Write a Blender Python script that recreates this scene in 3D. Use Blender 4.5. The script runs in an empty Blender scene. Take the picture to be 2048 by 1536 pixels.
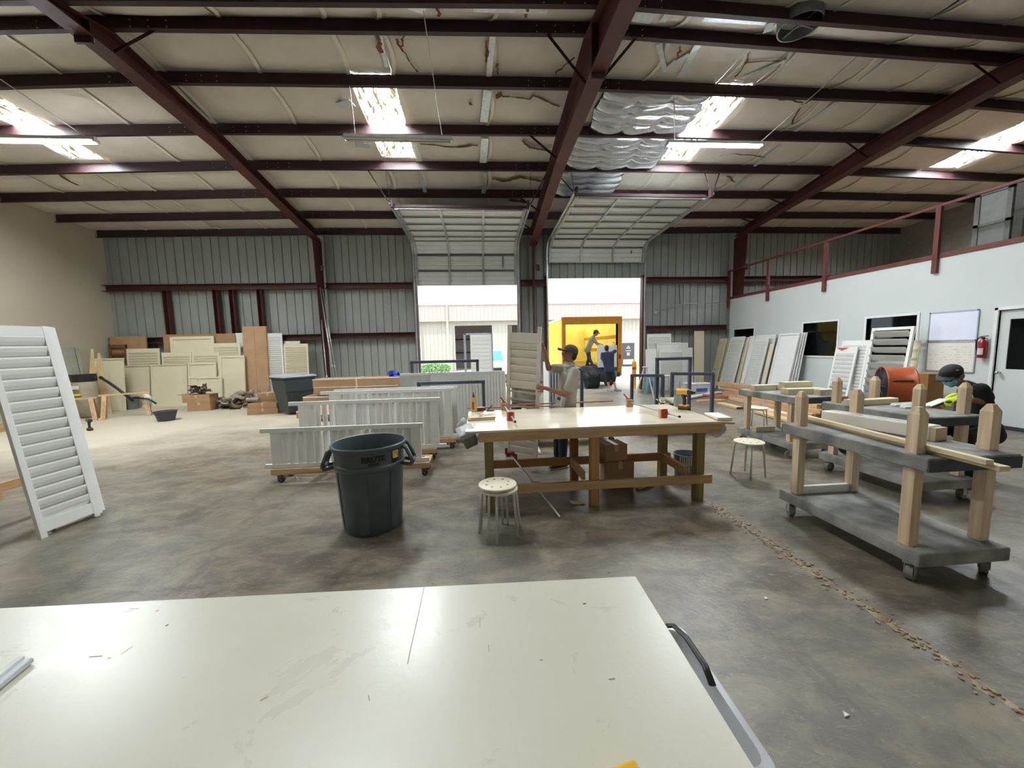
import bpy, bmesh, math, random
from mathutils import Vector as V, Matrix
random.seed(7)
SC = bpy.context.scene
COL = SC.collection
# ---------------------------------------------------------------- camera
FPX = 740.0
CH = 1.68
def _axes():
    dy = V(((960 - 1024) / FPX, (768 - 697) / FPX, 1.0)).normalized()
    x = V((1.0, 0.030, 0.0))
    x.z = -(x.x * dy.x + x.y * dy.y) / dy.z
    x.normalize()
    z = -x.cross(dy)
    if z.y < 0: z = -z
    return Matrix((x, dy, z))          # world = M @ (right, up, forward)
MC = _axes()
cam_d = bpy.data.cameras.new('camera'); cam = bpy.data.objects.new('camera', cam_d); COL.objects.link(cam)
cam_d.sensor_fit = 'HORIZONTAL'; cam_d.sensor_width = 36.0; cam_d.lens = 36.0 * FPX / 2048.0
cam_d.clip_start = 0.02; cam_d.clip_end = 300
R3 = Matrix((MC @ V((1, 0, 0)), MC @ V((0, 1, 0)), -(MC @ V((0, 0, 1))))).transposed()
cam.matrix_world = Matrix.Translation((0, 0, CH)) @ R3.to_4x4()
SC.camera = cam
# ---------------------------------------------------------------- world, sun, exposure
SC.view_settings.view_transform = 'Standard'; SC.view_settings.look = 'None'
SC.view_settings.gamma = 1.0; SC.view_settings.use_curve_mapping = False
SC.view_settings.exposure = 1.35
wd = bpy.data.worlds.new('sky'); SC.world = wd; wd.use_nodes = True
wd.node_tree.nodes['Background'].inputs[0].default_value = (0.80, 0.90, 1.0, 1)
wd.node_tree.nodes['Background'].inputs[1].default_value = 1.5
sun_d = bpy.data.lights.new('sun', 'SUN'); sun_d.energy = 1.7; sun_d.angle = 0.01; sun_d.color = (1, 0.95, 0.86)
sun = bpy.data.objects.new('sun', sun_d); COL.objects.link(sun)
sun.rotation_euler = V((0.30, 0.42, -1.0)).to_track_quat('-Z', 'Y').to_euler()
SC.cycles.max_bounces = 6; SC.cycles.diffuse_bounces = 3; SC.cycles.use_adaptive_sampling = True; SC.cycles.adaptive_threshold = 0.09; SC.cycles.adaptive_min_samples = 16; SC.cycles.use_light_tree = False; SC.cycles.glossy_bounces = 3
SC.cycles.sample_clamp_indirect = 6.0
SC.cycles.caustics_reflective = False; SC.cycles.caustics_refractive = False
YF_ = -1.45
def portal(name, loc, w, h, to):
    d = bpy.data.lights.new(name, 'AREA'); d.shape = 'RECTANGLE'; d.size = w; d.size_y = h; d.cycles.is_portal = True
    o = bpy.data.objects.new(name, d); COL.objects.link(o); o.location = loc
    o.rotation_euler = V(to).to_track_quat('-Z', 'Y').to_euler()
portal('door_portal', (-0.385, 13.75, 1.95), 3.57, 3.9, (0, -1, 0))
portal('door_portal', (4.29, 13.75, 2.08), 3.54, 4.16, (0, -1, 0))
# ---------------------------------------------------------------- pixel rays of the photograph (2048 x 1536) to world points
def ray(px, py): return MC @ V(((px - 1024) / FPX, -(py - 768) / FPX, 1.0))
def PZ(px, py, z=0.0):
    d = ray(px, py); return V((0, 0, CH)) + d * ((z - CH) / d.z)
def PY(px, py, y):
    d = ray(px, py); return V((0, 0, CH)) + d * (y / d.y)
def PX(px, py, x):
    d = ray(px, py); return V((0, 0, CH)) + d * (x / d.x)
# ---------------------------------------------------------------- materials
def lin(c):
    return tuple(((v / 255.0) / 12.92 if v / 255.0 <= 0.04045 else ((v / 255.0 + 0.055) / 1.055) ** 2.4) for v in c)
MATS = {}
def mat(name, c, rough=0.6, metal=0.0, var=0.10, scale=6.0, stretch=(1, 1, 1), bump=0.0, bscale=40.0, spec=0.5, c2=None, detail=2.0, trans=0.0, alpha=1.0, emit=0.0, coat=0.0, sheen=0.0):
    if name in MATS: return MATS[name]
    m = bpy.data.materials.new(name); m.use_nodes = True
    nt = m.node_tree; N = nt.nodes; L = nt.links
    b = N['Principled BSDF']
    b.inputs['Roughness'].default_value = rough; b.inputs['Metallic'].default_value = metal
    b.inputs['Specular IOR Level'].default_value = spec
    b.inputs['Transmission Weight'].default_value = trans; b.inputs['Alpha'].default_value = alpha
    b.inputs['Coat Weight'].default_value = coat; b.inputs['Sheen Weight'].default_value = sheen
    a = lin(c)
    tc = N.new('ShaderNodeTexCoord'); mp = N.new('ShaderNodeMapping'); mp.inputs['Scale'].default_value = stretch
    L.new(tc.outputs['Object'], mp.inputs['Vector'])
    nz = N.new('ShaderNodeTexNoise'); nz.inputs['Scale'].default_value = scale; nz.inputs['Detail'].default_value = detail
    L.new(mp.outputs[0], nz.inputs['Vector'])
    cr = N.new('ShaderNodeValToRGB')
    cr.color_ramp.elements[0].position = 0.3; cr.color_ramp.elements[1].position = 0.7
    lo = lin(c2) if c2 else tuple(v * (1 - var) for v in a)
    hi = tuple(min(1, v * (1 + var)) for v in a)
    cr.color_ramp.elements[0].color = (*lo, 1); cr.color_ramp.elements[1].color = (*hi, 1)
    L.new(nz.outputs['Fac'], cr.inputs['Fac']); L.new(cr.outputs['Color'], b.inputs['Base Color'])
    if emit:
        b.inputs['Emission Color'].default_value = (*a, 1); b.inputs['Emission Strength'].default_value = emit
    if bump:
        nb = N.new('ShaderNodeTexNoise'); nb.inputs['Scale'].default_value = bscale; nb.inputs['Detail'].default_value = 2
        L.new(mp.outputs[0], nb.inputs['Vector'])
        bp = N.new('ShaderNodeBump'); bp.inputs['Strength'].default_value = min(1, bump); bp.inputs['Distance'].default_value = 0.01 * max(1, bump)
        L.new(nb.outputs['Fac'], bp.inputs['Height']); L.new(bp.outputs['Normal'], b.inputs['Normal'])
    MATS[name] = m
    return m
def wood(name, c, axis=0, c2=None, rough=0.65, k=22):
    s = [k, k, k]; s[axis] = k * 0.06
    return mat(name, c, rough, var=0.12, c2=c2, scale=1.0, stretch=tuple(s), detail=6, bump=0.15, bscale=2.0, spec=0.3)
# ---------------------------------------------------------------- mesh builder
class MB:
    def __init__(s): s.v = []; s.f = []
    def add(s, vs, fs):
        n = len(s.v); s.v += [tuple(v) for v in vs]; s.f += [tuple(i + n for i in f) for f in fs]; return s
    def box(s, c, d, R=None):
        c = V(c); h = V(d) * 0.5; P = []
        for dx in (-1, 1):
            for dy in (-1, 1):
                for dz in (-1, 1):
                    p = V((dx * h.x, dy * h.y, dz * h.z)); P.append(c + (R @ p if R else p))
        return s.add(P, [(0, 1, 3, 2), (4, 6, 7, 5), (0, 4, 5, 1), (2, 3, 7, 6), (0, 2, 6, 4), (1, 5, 7, 3)])
    def b2(s, x0, x1, y0, y1, z0, z1): return s.box(((x0 + x1) / 2, (y0 + y1) / 2, (z0 + z1) / 2), (abs(x1 - x0), abs(y1 - y0), abs(z1 - z0)))
    def bar(s, p, q, w, h, up=(0, 0, 1)):
        p, q = V(p), V(q); d = (q - p); l = d.length; d.normalize(); u = V(up)
        if abs(d.dot(u)) > 0.98: u = V((0, 1, 0))
        x = d.cross(u).normalized(); u = x.cross(d).normalized()
        return s.box((p + q) / 2, (l, w, h), Matrix((d, x, u)).transposed())
    def ring(s, c, x, y, rx, ry, n, e=1.0):
        return [V(c) + x * rx * math.copysign(abs(math.cos(t)) ** e, math.cos(t)) + y * ry * math.copysign(abs(math.sin(t)) ** e, math.sin(t)) for t in (2 * math.pi * i / n for i in range(n))]
    def rings(s, R, cap=True):
        n = len(R[0]); P = [p for r in R for p in r]; F = []
        for k in range(len(R) - 1):
            for i in range(n):
                j = (i + 1) % n; F.append((k * n + i, k * n + j, (k + 1) * n + j, (k + 1) * n + i))
        if cap: F += [tuple(range(n))[::-1], tuple((len(R) - 1) * n + i for i in range(n))]
        return s.add(P, F)
    def cyl(s, p, q, r, r2=None, n=12, cap=True):
        p, q = V(p), V(q); d = (q - p).normalized(); u = V((0, 0, 1)) if abs(d.z) < 0.9 else V((1, 0, 0))
        x = d.cross(u).normalized(); y = d.cross(x); r2 = r if r2 is None else r2
        return s.rings([s.ring(p, x, y, r, r, n), s.ring(q, x, y, r2, r2, n)], cap)
    def tube(s, pts, r, n=8, cap=True, flat=1.0):
        pts = [V(p) for p in pts]; R = []; x = None
        for i, p in enumerate(pts):
            a = pts[max(i - 1, 0)]; b = pts[min(i + 1, len(pts) - 1)]; d = (b - a).normalized()
            if x is None:
                u = V((0, 0, 1)) if abs(d.z) < 0.9 else V((1, 0, 0)); x = d.cross(u).normalized()
            else: x = (x - d * x.dot(d)).normalized()
            y = d.cross(x); rr = r[i] if isinstance(r, (list, tuple)) else r
            R.append(s.ring(p, x, y, rr, rr * flat, n))
        return s.rings(R, cap)
    def lathe(s, prof, n=24, c=(0, 0, 0), cap=False, ax=None):
        c = V(c); X, Y, Z = (V((1, 0, 0)), V((0, 1, 0)), V((0, 0, 1))) if ax is None else ax
        return s.rings([s.ring(c + Z * z, X, Y, r, r, n) for r, z in prof], cap)
    def prism(s, poly, o, ex, ey, d):
        """polygon (a,b) in the plane o + a*ex + b*ey, pushed along d"""
        o, ex, ey, d = V(o), V(ex), V(ey), V(d); n = len(poly)
        P = [o + ex * a + ey * b for a, b in poly]; P += [p + d for p in P]
        return s.add(P, [tuple(range(n))[::-1], tuple(range(n, 2 * n))] + [(i, (i + 1) % n, (i + 1) % n + n, i + n) for i in range(n)])
    def grid(s, fn, nu, nv, thick=None):
        P = [V(fn(i / nu, j / nv)) for j in range(nv + 1) for i in range(nu + 1)]
        F = [(j * (nu + 1) + i, j * (nu + 1) + i + 1, (j + 1) * (nu + 1) + i + 1, (j + 1) * (nu + 1) + i) for j in range(nv) for i in range(nu)]
        return s.add(P, F)
    def build(s, name, m, parent=None, smooth=False, bevel=0.0, world=False, seg=2):
        me = bpy.data.meshes.new(name)
        vs = s.v
        if world and parent is not None:
            L = parent['_l'] if '_l' in parent else parent.location
            vs = [(a - L[0], b - L[1], c - L[2]) for a, b, c in vs]
        me.from_pydata(vs, [], s.f); me.update()
        bm = bmesh.new(); bm.from_mesh(me); bmesh.ops.recalc_face_normals(bm, faces=bm.faces); bm.to_mesh(me); bm.free()
        if smooth:
            for p in me.polygons: p.use_smooth = True
            if smooth == 'auto': me.set_sharp_from_angle(angle=0.7)
        me.materials.append(m)
        o = bpy.data.objects.new(name, me); COL.objects.link(o)
        if parent is not None: o.parent = parent
        if bevel:
            b = o.modifiers.new('bevel', 'BEVEL'); b.width = bevel; b.segments = seg; b.limit_method = 'ANGLE'
        return o
def tag(o, label, cat, group=None, kind=None):
    o['label'] = label; o['category'] = cat
    if group: o['group'] = group
    if kind: o['kind'] = kind
    return o
def thing(name, label, cat, loc=(0, 0, 0), rz=0.0, group=None, R=None):
    o = bpy.data.objects.new(name, None); COL.objects.link(o); o.empty_display_size = 0.1
    o.location = loc
    if R is not None: o.rotation_euler = R.to_euler()
    else: o.rotation_euler = (0, 0, rz)
    return tag(o, label, cat, group)
def struct(o, label=None, cat=None):
    o['kind'] = 'structure'
    if label: o['label'] = label
    if cat: o['category'] = cat
    return o
def sroot(name, label, cat, loc=(0, 0, 0)):
    o = bpy.data.objects.new(name, None); COL.objects.link(o); o.location = loc; o.empty_display_size = 0.1
    return struct(o, label, cat)
def cp(o, parent=None, loc=None, rot=None, scale=None):
    c = o.copy(); COL.objects.link(c); c.parent = parent
    if loc is not None: c.location = loc
    if rot is not None: c.rotation_euler = rot
    if scale is not None: c.scale = scale
    return c
def tree(o, parent=None):
    c = o.copy(); COL.objects.link(c); c.parent = parent
    for ch in o.children: tree(ch, c)
    return c
def frame(x, y, z): return Matrix((V(x).normalized(), V(y).normalized(), V(z).normalized())).transposed()
def interp(x, xs, ys):
    if x <= xs[0]: return ys[0]
    for i in range(len(xs) - 1):
        if x <= xs[i + 1]: return ys[i] + (ys[i + 1] - ys[i]) * (x - xs[i]) / (xs[i + 1] - xs[i])
    return ys[-1]
# ================================================================ the building shell
XL, XR, YB, YF, XO = -12.2, 16.3, 13.6, -1.45, 9.5       # left wall, far right wall, back wall, wall behind the camera, office wall
M_red = mat('red_oxide_steel', (76, 36, 33), 0.55, var=0.25, scale=3, bump=0.1, bscale=30)
M_pur = mat('dark_red_purlin_paint', (52, 28, 29), 0.6, var=0.2, scale=3)
M_metal = mat('grey_wall_sheet', (150, 154, 148), 0.5, metal=0.0, var=0.08, scale=1.2, spec=0.4)
M_dry = mat('beige_drywall', (188, 178, 158), 0.85, var=0.05, scale=0.8, bump=0.1, bscale=120)
M_white = mat('white_wall_paint', (208, 212, 210), 0.7, var=0.03, scale=0.7)
M_ins = mat('vinyl_insulation_facing', (210, 202, 190), 0.55, var=0.06, scale=2.0, bump=0.25, bscale=9)
M_seam = mat('insulation_seam_tape', (226, 220, 200), 0.5, var=0.04)
M_silver = mat('silver_repair_tape', (205, 208, 208), 0.38, var=0.12, scale=14, bump=0.4, bscale=25, metal=0.35)
M_tear = mat('torn_brown_insulation', (112, 72, 48), 0.9, var=0.4, scale=25)
# ---- floor
def floor_material():
    m = bpy.data.materials.new('stained_concrete'); m.use_nodes = True
    nt = m.node_tree; N = nt.nodes; L = nt.links; b = N['Principled BSDF']
    tc = N.new('ShaderNodeTexCoord')
    def noise(scale, det=6, rough=0.6, st=None, dist=0.0):
        n = N.new('ShaderNodeTexNoise'); n.inputs['Scale'].default_value = scale; n.inputs['Detail'].default_value = det
        n.inputs['Roughness'].default_value = rough; n.inputs['Distortion'].default_value = dist
        if st:
            mp = N.new('ShaderNodeMapping'); mp.inputs['Scale'].default_value = st; mp.inputs['Rotation'].default_value = (0, 0, 0.35)
            L.new(tc.outputs['Object'], mp.inputs[0]); L.new(mp.outputs[0], n.inputs['Vector'])
        else: L.new(tc.outputs['Object'], n.inputs['Vector'])
        return n
    def ramp(src, p0, p1, c0=(0, 0, 0, 1), c1=(1, 1, 1, 1)):
        r = N.new('ShaderNodeValToRGB'); r.color_ramp.elements[0].position = p0; r.color_ramp.elements[1].position = p1
        r.color_ramp.elements[0].color = c0; r.color_ramp.elements[1].color = c1
        L.new(src, r.inputs[0]); return r
    def mix(f, a, bb):
        x = N.new('ShaderNodeMix'); x.data_type = 'RGBA'
        L.new(f, x.inputs[0]); L.new(a, x.inputs[6]); L.new(bb, x.inputs[7]); return x.outputs[2]
    def rgb(c):
        x = N.new('ShaderNodeRGB'); x.outputs[0].default_value = (*lin(c), 1); return x.outputs[0]
    def math_(op, a, bv):
        x = N.new('ShaderNodeMath'); x.operation = op
        for i, q in enumerate((a, bv)):
            if isinstance(q, (int, float)): x.inputs[i].default_value = q
            else: L.new(q, x.inputs[i])
        return x.outputs[0]
    big = ramp(noise(0.55, 6, 0.6).outputs[0], 0.36, 0.66)
    col = mix(big.outputs[0], rgb((88, 77, 62)), rgb((126, 121, 112)))
    mid = ramp(noise(2.6, 8, 0.68, (1.0, 1.9, 1), 0.6).outputs[0], 0.42, 0.68)
    col = mix(math_('MULTIPLY', mid.outputs[0], 0.8), col, rgb((152, 141, 120)))
    dk = ramp(noise(1.7, 7, 0.7, (1.7, 1.0, 1), 0.4).outputs[0], 0.52, 0.75)
    col = mix(math_('MULTIPLY', dk.outputs[0], 0.75), col, rgb((66, 56, 45)))
    fine = ramp(noise(14, 6, 0.75, (1, 2.2, 1), 0.8).outputs[0], 0.56, 0.74)
    col = mix(math_('MULTIPLY', fine.outputs[0], 0.65), col, rgb((172, 160, 136)))
    # pale sawdust lying in the far corner by the leaning panels
    sx = N.new('ShaderNodeSeparateXYZ'); L.new(tc.outputs['Object'], sx.inputs[0])
    edge = math_('MULTIPLY', math_('SUBTRACT', noise(0.9, 7, 0.65).outputs[0], 0.5), 4.0)
    d = math_('ADD', math_('MULTIPLY', sx.outputs[0], -0.34), math_('MULTIPLY', sx.outputs[1], 0.55))
    d = math_('ADD', d, edge)
    dust = ramp(math_('MULTIPLY', math_('SUBTRACT', d, 4.9), 0.42), 0.0, 1.0)
    col = mix(math_('MULTIPLY', dust.outputs[0], 0.9), col, rgb((198, 188, 166)))
    # crumbled joint that runs towards the doors
    w = math_('MULTIPLY', math_('SUBTRACT', noise(2.2, 5, 0.7).outputs[0], 0.5), 0.12)
    jx = math_('ABSOLUTE', math_('ADD', math_('SUBTRACT', sx.outputs[0], 2.38), w), 0)
    wid = ramp(noise(1.1, 4, 0.6).outputs[0], 0.42, 0.60, (0.012, 0.012, 0.012, 1), (0.07, 0.07, 0.07, 1))
    jm = math_('LESS_THAN', jx, wid.outputs[0])
    jc = mix(ramp(noise(22, 4).outputs[0], 0.4, 0.6).outputs[0], rgb((120, 98, 72)), rgb((166, 146, 112)))
    col = mix(math_('MULTIPLY', jm, 0.85), col, jc)
    L.new(col, b.inputs['Base Color'])
    rr = N.new('ShaderNodeMapRange'); rr.inputs[3].default_value = 0.30; rr.inputs[4].default_value = 0.52
    L.new(noise(1.6, 7, 0.7).outputs[0], rr.inputs[0])
    L.new(math_('ADD', rr.outputs[0], math_('MULTIPLY', dust.outputs[0], 0.25)), b.inputs['Roughness'])
    b.inputs['Specular IOR Level'].default_value = 0.45
    bp = N.new('ShaderNodeBump'); bp.inputs['Strength'].default_value = 0.25; bp.inputs['Distance'].default_value = 0.01
    L.new(math_('SUBTRACT', noise(18, 5).outputs[0], math_('MULTIPLY', jm, 0.8)), bp.inputs['Height']); L.new(bp.outputs[0], b.inputs['Normal'])
    return m
fl = MB().b2(XL - 0.2, XR + 0.2, YF - 0.2, YB + 0.25, -0.15, 0.0).build('floor', floor_material()); struct(fl, 'stained grey concrete floor of the workshop', 'floor')
# ---- roof geometry
XBK = [-12.2, -5.34, 1.96, 9.57, 16.3]
PUR = [(13.45, [5.50, 5.62, 5.64, 5.74, 5.73]), (12.3, [5.60, 5.76, 5.79, 5.87, 5.89]), (11.05, [5.69, 5.90, 5.97, 6.03, 5.98]), (9.9, [5.82, 6.09, 6.18, 6.23, 6.09]),
       (8.68, [5.96, 6.23, 6.38, 6.41, 6.14]), (7.45, [5.96, 6.39, 6.55, 6.52, 6.22]), (6.4, [5.94, 6.43, 6.68, 6.53, 6.22]), (5.75, [5.86, 6.24, 6.56, 6.40, 6.12])]
MIR = [(12.1 - y, [v - 0.06 for v in zz]) for y, zz in PUR[5::-1]]
ALLP = PUR + MIR
PY_S = [p[0] for p in ALLP][::-1]
def zpur(x, y):
    zs = [interp(x, XBK, p[1]) for p in ALLP][::-1]
    return interp(y, PY_S, zs)
PH = 0.23
ORD = ['eave purlin above the big wall sheets', 'second purlin from the back wall', 'third purlin from the back wall', 'fourth purlin from the back wall, over the door track hangers',
       'fifth purlin from the back wall, splitting the skylights', 'sixth purlin from the back wall, at the near ends of the skylights', 'first ridge purlin, seventh from the back wall', 'ridge purlin at the top edge of the photo']
M_bolt = mat('bright_bolt_ends', (200, 200, 195), 0.4, metal=0.5)
for k, (y, zz) in enumerate(ALLP):
    if k > 8: M_ = M_pur
    mb = MB()
    for i in range(4):
        a, b = V((XBK[i], y, zz[i])), V((XBK[i + 1], y, zz[i + 1]))
        mb.bar(a + V((0, 0, PH / 2)), b + V((0, 0, PH / 2)), 0.012, PH)
        mb.bar(a + V((0, -0.035, 0.006)), b + V((0, -0.035, 0.006)), 0.075, 0.012)
        mb.bar(a + V((0, 0.035, PH - 0.006)), b + V((0, 0.035, PH - 0.006)), 0.075, 0.012)
    lab = ORD[k] if k < 8 else 'purlin overhead behind the ridge, number %d' % (k - 7)
    if k >= 8:
        o = mb.build('roof_purlin', M_pur); struct(o); o['label'] = 'dark steel purlins behind the ridge'; continue
    r = thing('roof_purlin', 'dark red steel ' + lab, 'purlin', (0, y, zz[2]), group='steel roof purlins')
    mb.build('web', M_pur, r, world=True)
    if y > 5:
        bb = MB()
        for xc in (-5.34, 1.96):
            for dx in (-0.9, -0.6, -0.3, 0.35, 0.6, 0.85):
                for dz in (0.07, 0.16):
                    p = V((xc + dx, y - 0.008, interp(xc + dx, XBK, zz) + dz)); bb.cyl(p, p + V((0, -0.01, 0)), 0.009, n=6)
        o = bb.build('bolts', M_bolt, r, world=True); o['kind'] = 'stuff'
# ---- insulation between the purlins
ceil = sroot('ceiling', 'cream vinyl-faced insulation ceiling between dark purlins', 'ceiling')
SEAM = [-12.2, -10.6, -8.78, -6.95, -5.1, -3.4, -2.62, -1.22, 0.3, 1.96, 3.2, 4.55, 5.75, 7.3, 8.9, 10.6, 12.35, 13.55, 15.0, 16.3]
SKX = [(-9.15, -8.45), (-2.24, -1.44), (4.78, 5.56), (12.48, 13.42)]
def zceil(x, y): return zpur(x, y) + PH + 0.01
def skyl(x, y):
    return any(a - 0.02 < x < b + 0.02 for a, b in SKX) and (7.45 < y < 9.75 or (3.45 < y < 4.65 and x < 10))
cols = sorted(set([-12.2, -10.7, -9.15, -8.45, -7.0, -5.34, -3.75, -2.24, -1.44, 0.3, 1.96, 3.3, 4.78, 5.56, 7.2, 8.5, 9.57, 11.0, 12.48, 13.42, 14.9, 16.3]))
for k in range(len(ALLP) - 1):
    y1, y0 = ALLP[k][0], ALLP[k + 1][0]
    for i in range(len(cols) - 1):
        x0, x1 = cols[i], cols[i + 1]
        if skyl((x0 + x1) / 2, (y0 + y1) / 2): continue
        sag = random.uniform(0.08, 0.14)
        def fn(u, v, x0=x0, x1=x1, y0=y0, y1=y1, sag=sag):
            x = x0 + (x1 - x0) * u; y = y0 + (y1 - y0) * v
            return (x, y, zceil(x, y) - sag * math.sin(math.pi * min(1, max(0, v))) ** 0.7 * (0.55 + 0.45 * math.sin(math.pi * u) ** 0.5))
        o = MB().grid(fn, 4, 5).build('insulation_panel', M_ins, ceil, smooth=True)
        if y1 > 5.5 and abs(x0 - round(x0, 6)) < 1e9 and i > 0:
            def fs(u, v, x0=x0, y0=y0, y1=y1, sag=sag):
                y = y0 + (y1 - y0) * v; return (x0 + (u - 0.5) * 0.07 + 0.11 * math.sin(math.pi * v), y, zceil(x0, y) - 0.022 - sag * 0.66 * math.sin(math.pi * v) ** 0.7)
            MB().grid(fs, 1, 5).build('seam_strip', M_seam, ceil, smooth=True)
roof = MB().grid(lambda u, v: (XL + (XR - XL) * u, YF + (YB - YF) * v, zceil(XL + (XR - XL) * u, YF + (YB - YF) * v) + 0.12), 20, 20).build('roof_sheet', M_metal, ceil)
# silver tape repairs and brown tears on the sagging facing
def on_ceiling(px, py):
    z = 6.3
    for _ in range(25):
        p = PZ(px, py, z); z = zceil(p.x, p.y) - 0.10
    return p
def patch(name, m, pts, w, off=0.0):
    P = [on_ceiling(*p) for p in pts]; mb = MB()
    if name == 'tear':
        Q = []
        for a, b in zip(P[:-1], P[1:]):
            for k in range(4): Q.append(a.lerp(b, k / 4) + V((random.uniform(-.03, .03), random.uniform(-.03, .03), 0)) * (0 if k == 0 else 1))
        P = Q + [P[-1]]
    w0 = w
    for a, b in zip(P[:-1], P[1:]):
        w = w0 * (random.uniform(.35, 1.3) if name == 'tear' else 1)
        d = (b - a).normalized(); s = d.cross(V((0, 0, 1))).normalized() * (w / 2); e = d * w * 0.25; n = V((0, 0, -0.02 - off))
        mb.add([a - e - s + n, a - e + s + n, b + e + s + n, b + e - s + n, a - e - s + n + V((0, 0, 0.006)), a - e + s + n + V((0, 0, 0.006)), b + e + s + n + V((0, 0, 0.006)), b + e - s + n + V((0, 0, 0.006))],
               [(0, 1, 2, 3), (7, 6, 5, 4), (0, 4, 5, 1), (1, 5, 6, 2), (2, 6, 7, 3), (3, 7, 4, 0)])
    return mb.build(name, m, ceil)
for pts, w in [([(985, 72), (978, 148)], .10), ([(760, 70), (772, 130)], .07), ([(975, 182), (968, 240)], .16), ([(970, 278), (966, 322)], .17), ([(970, 345), (967, 385)], .12), ([(840, 348), (850, 382)], .10),
               ([(1318, 88), (1330, 140), (1350, 120)], .08), ([(1395, 90), (1362, 150)], .13), ([(1375, 110), (1345, 128)], .12), ([(1600, 100), (1545, 155)], .06), ([(1570, 120), (1490, 150)], .07), ([(1340, 20), (1325, 40)], .1),
               ([(1410, 35), (1530, 42)], .10), ([(1540, 45), (1535, 60)], .12), ([(1640, 50), (1610, 62)], .12), ([(1670, 205), (1592, 260)], .10), ([(1560, 290), (1510, 330)], .09), ([(1780, 115), (1720, 160)], .06), ([(700, 205), (680, 210)], .2),
               ([(735, 290), (715, 288)], .2), ([(830, 285), (840, 320)], .09), ([(1500, 350), (1470, 375)], .08), ([(1180, 200), (1165, 240)], .12), ([(830, 5), (845, 10)], .25), ([(955, 8), (1090, 12)], .22), ([(1265, 25), (1300, 30)], .25)]:
    patch('repair_tape', M_silver, pts, w)
for pts, w in [([(793, 75), (800, 90), (818, 118), (835, 140)], .03), ([(808, 68), (800, 90)], .03), ([(995, 125), (996, 145)], .04), ([(1148, 112), (1115, 138), (1112, 146)], .03), ([(1002, 182), (995, 192)], .10),
               ([(1005, 190), (1060, 196), (1065, 188), (1118, 210)], .03), ([(840, 285), (905, 292), (955, 288)], .05), ([(1045, 278), (1060, 292), (1100, 300)], .07), ([(985, 356), (1010, 360), (1040, 352), (1080, 360)], .10),
               ([(755, 70), (762, 100)], .06), ([(973, 78), (972, 120)], .06), ([(1500, 100), (1490, 125), (1470, 150)], .025), ([(1490, 122), (1565, 118)], .02), ([(1440, 310), (1470, 305), (1530, 312)], .03), ([(1585, 245), (1605, 205), (1620, 198)], .03),
               ([(1455, 350), (1470, 362)], .05), ([(110, 340), (130, 355), (155, 368)], .05), ([(1560, 195), (1605, 202)], .06), ([(1020, 398), (1060, 405)], .12), ([(1360, 90), (1356, 110)], .03), ([(940, 203), (944, 206)], .05), ([(1700, 100), (1720, 90)], .03), ([(875, 2), (876, 28)], .04), ([(1055, 10), (1052, 30)], .04)]:
    patch('tear', M_tear, pts, w, 0.012)
# round roof vent between the ridge purlins
pv = on_ceiling(1600, 40)
rv = thing('roof_vent', 'round grey ventilator throat set in the ceiling at the ridge', 'vent', (pv.x, pv.y, pv.z))
M_duct = mat('dull_galvanised', (120, 124, 128), 0.45, metal=0.6, var=0.2)
MB().lathe([(0.30, -0.10), (0.30, 0.35), (0.28, 0.35), (0.28, -0.10), (0.30, -0.10)], 28).build('throat', M_duct, rv, smooth='auto')
MB().lathe([(0.29, 0.30), (0.001, 0.30)], 28).build('damper', mat('vent_dark', (40, 42, 46), 0.8), rv)
for a in (0.2, 1.77): MB().bar((-0.28 * math.cos(a), -0.28 * math.sin(a), -0.06), (0.28 * math.cos(a), 0.28 * math.sin(a), -0.06), 0.02, 0.02).build('brace', M_duct, rv)
# ---- skylights
def skylight_material():
    m = bpy.data.materials.new('dirty_fibreglass_skylight'); m.use_nodes = True; nt = m.node_tree; N = nt.nodes; L = nt.links
    b = N['Principled BSDF']; tc = N.new('ShaderNodeTexCoord'); mp = N.new('ShaderNodeMapping'); mp.inputs['Scale'].default_value = (9, 2.5, 1); L.new(tc.outputs['Object'], mp.inputs[0])
    n = N.new('ShaderNodeTexNoise'); n.inputs['Scale'].default_value = 1.5; n.inputs['Detail'].default_value = 4; n.inputs['Roughness'].default_value = .7; L.new(mp.outputs[0], n.inputs['Vector'])
    r = N.new('ShaderNodeValToRGB'); e = r.color_ramp.elements; e[0].position = .44; e[0].color = (.0020, .0013, .0004, 1); e[1].position = .53; e[1].color = (.90, .96, 1, 1)
    x = r.color_ramp.elements.new(.485); x.color = (.0065, .0048, .0017, 1)
    L.new(n.outputs[0], r.inputs[0]); L.new(r.outputs[0], b.inputs['Emission Color']); L.new(r.outputs[0], b.inputs['Base Color'])
    b.inputs['Emission Strength'].default_value = SKYLIGHT; b.inputs['Roughness'].default_value = .5
    return m
SKYLIGHT = 62.0
M_sky = skylight_material()
SKN = ['skylight strip over the long lit lamp at the photo edge', 'skylight strip over the unlit ceiling lamp', 'skylight strip beside the silver quilted insulation', 'skylight strip above the mezzanine railing']
def skylight(x0, x1, spans, label, hid=False):
    c = V(((x0 + x1) / 2, (spans[0][0] + spans[-1][1]) / 2, 0)); c.z = zceil(c.x, c.y) + 0.02
    r = thing('skylight', label, 'skylight', c, group='fibreglass roof skylights')
    for ya, yb in spans:
        mb = MB()
        def fn(u, v):
            x = x0 + (x1 - x0) * u; y = ya + (yb - ya) * v
            return (x, y, zceil(x, y) + 0.02 + 0.018 * (1 if int(u * 10 + .5) % 2 else -1))
        mb.grid(fn, 10, 1); mb.build('pane', M_sky, r, world=True)
    return r
for (x0, x1), n in zip(SKX, SKN): skylight(x0, x1, [(7.47, 8.66), (8.70, 9.75)], 'bright corrugated ' + n)
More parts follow.
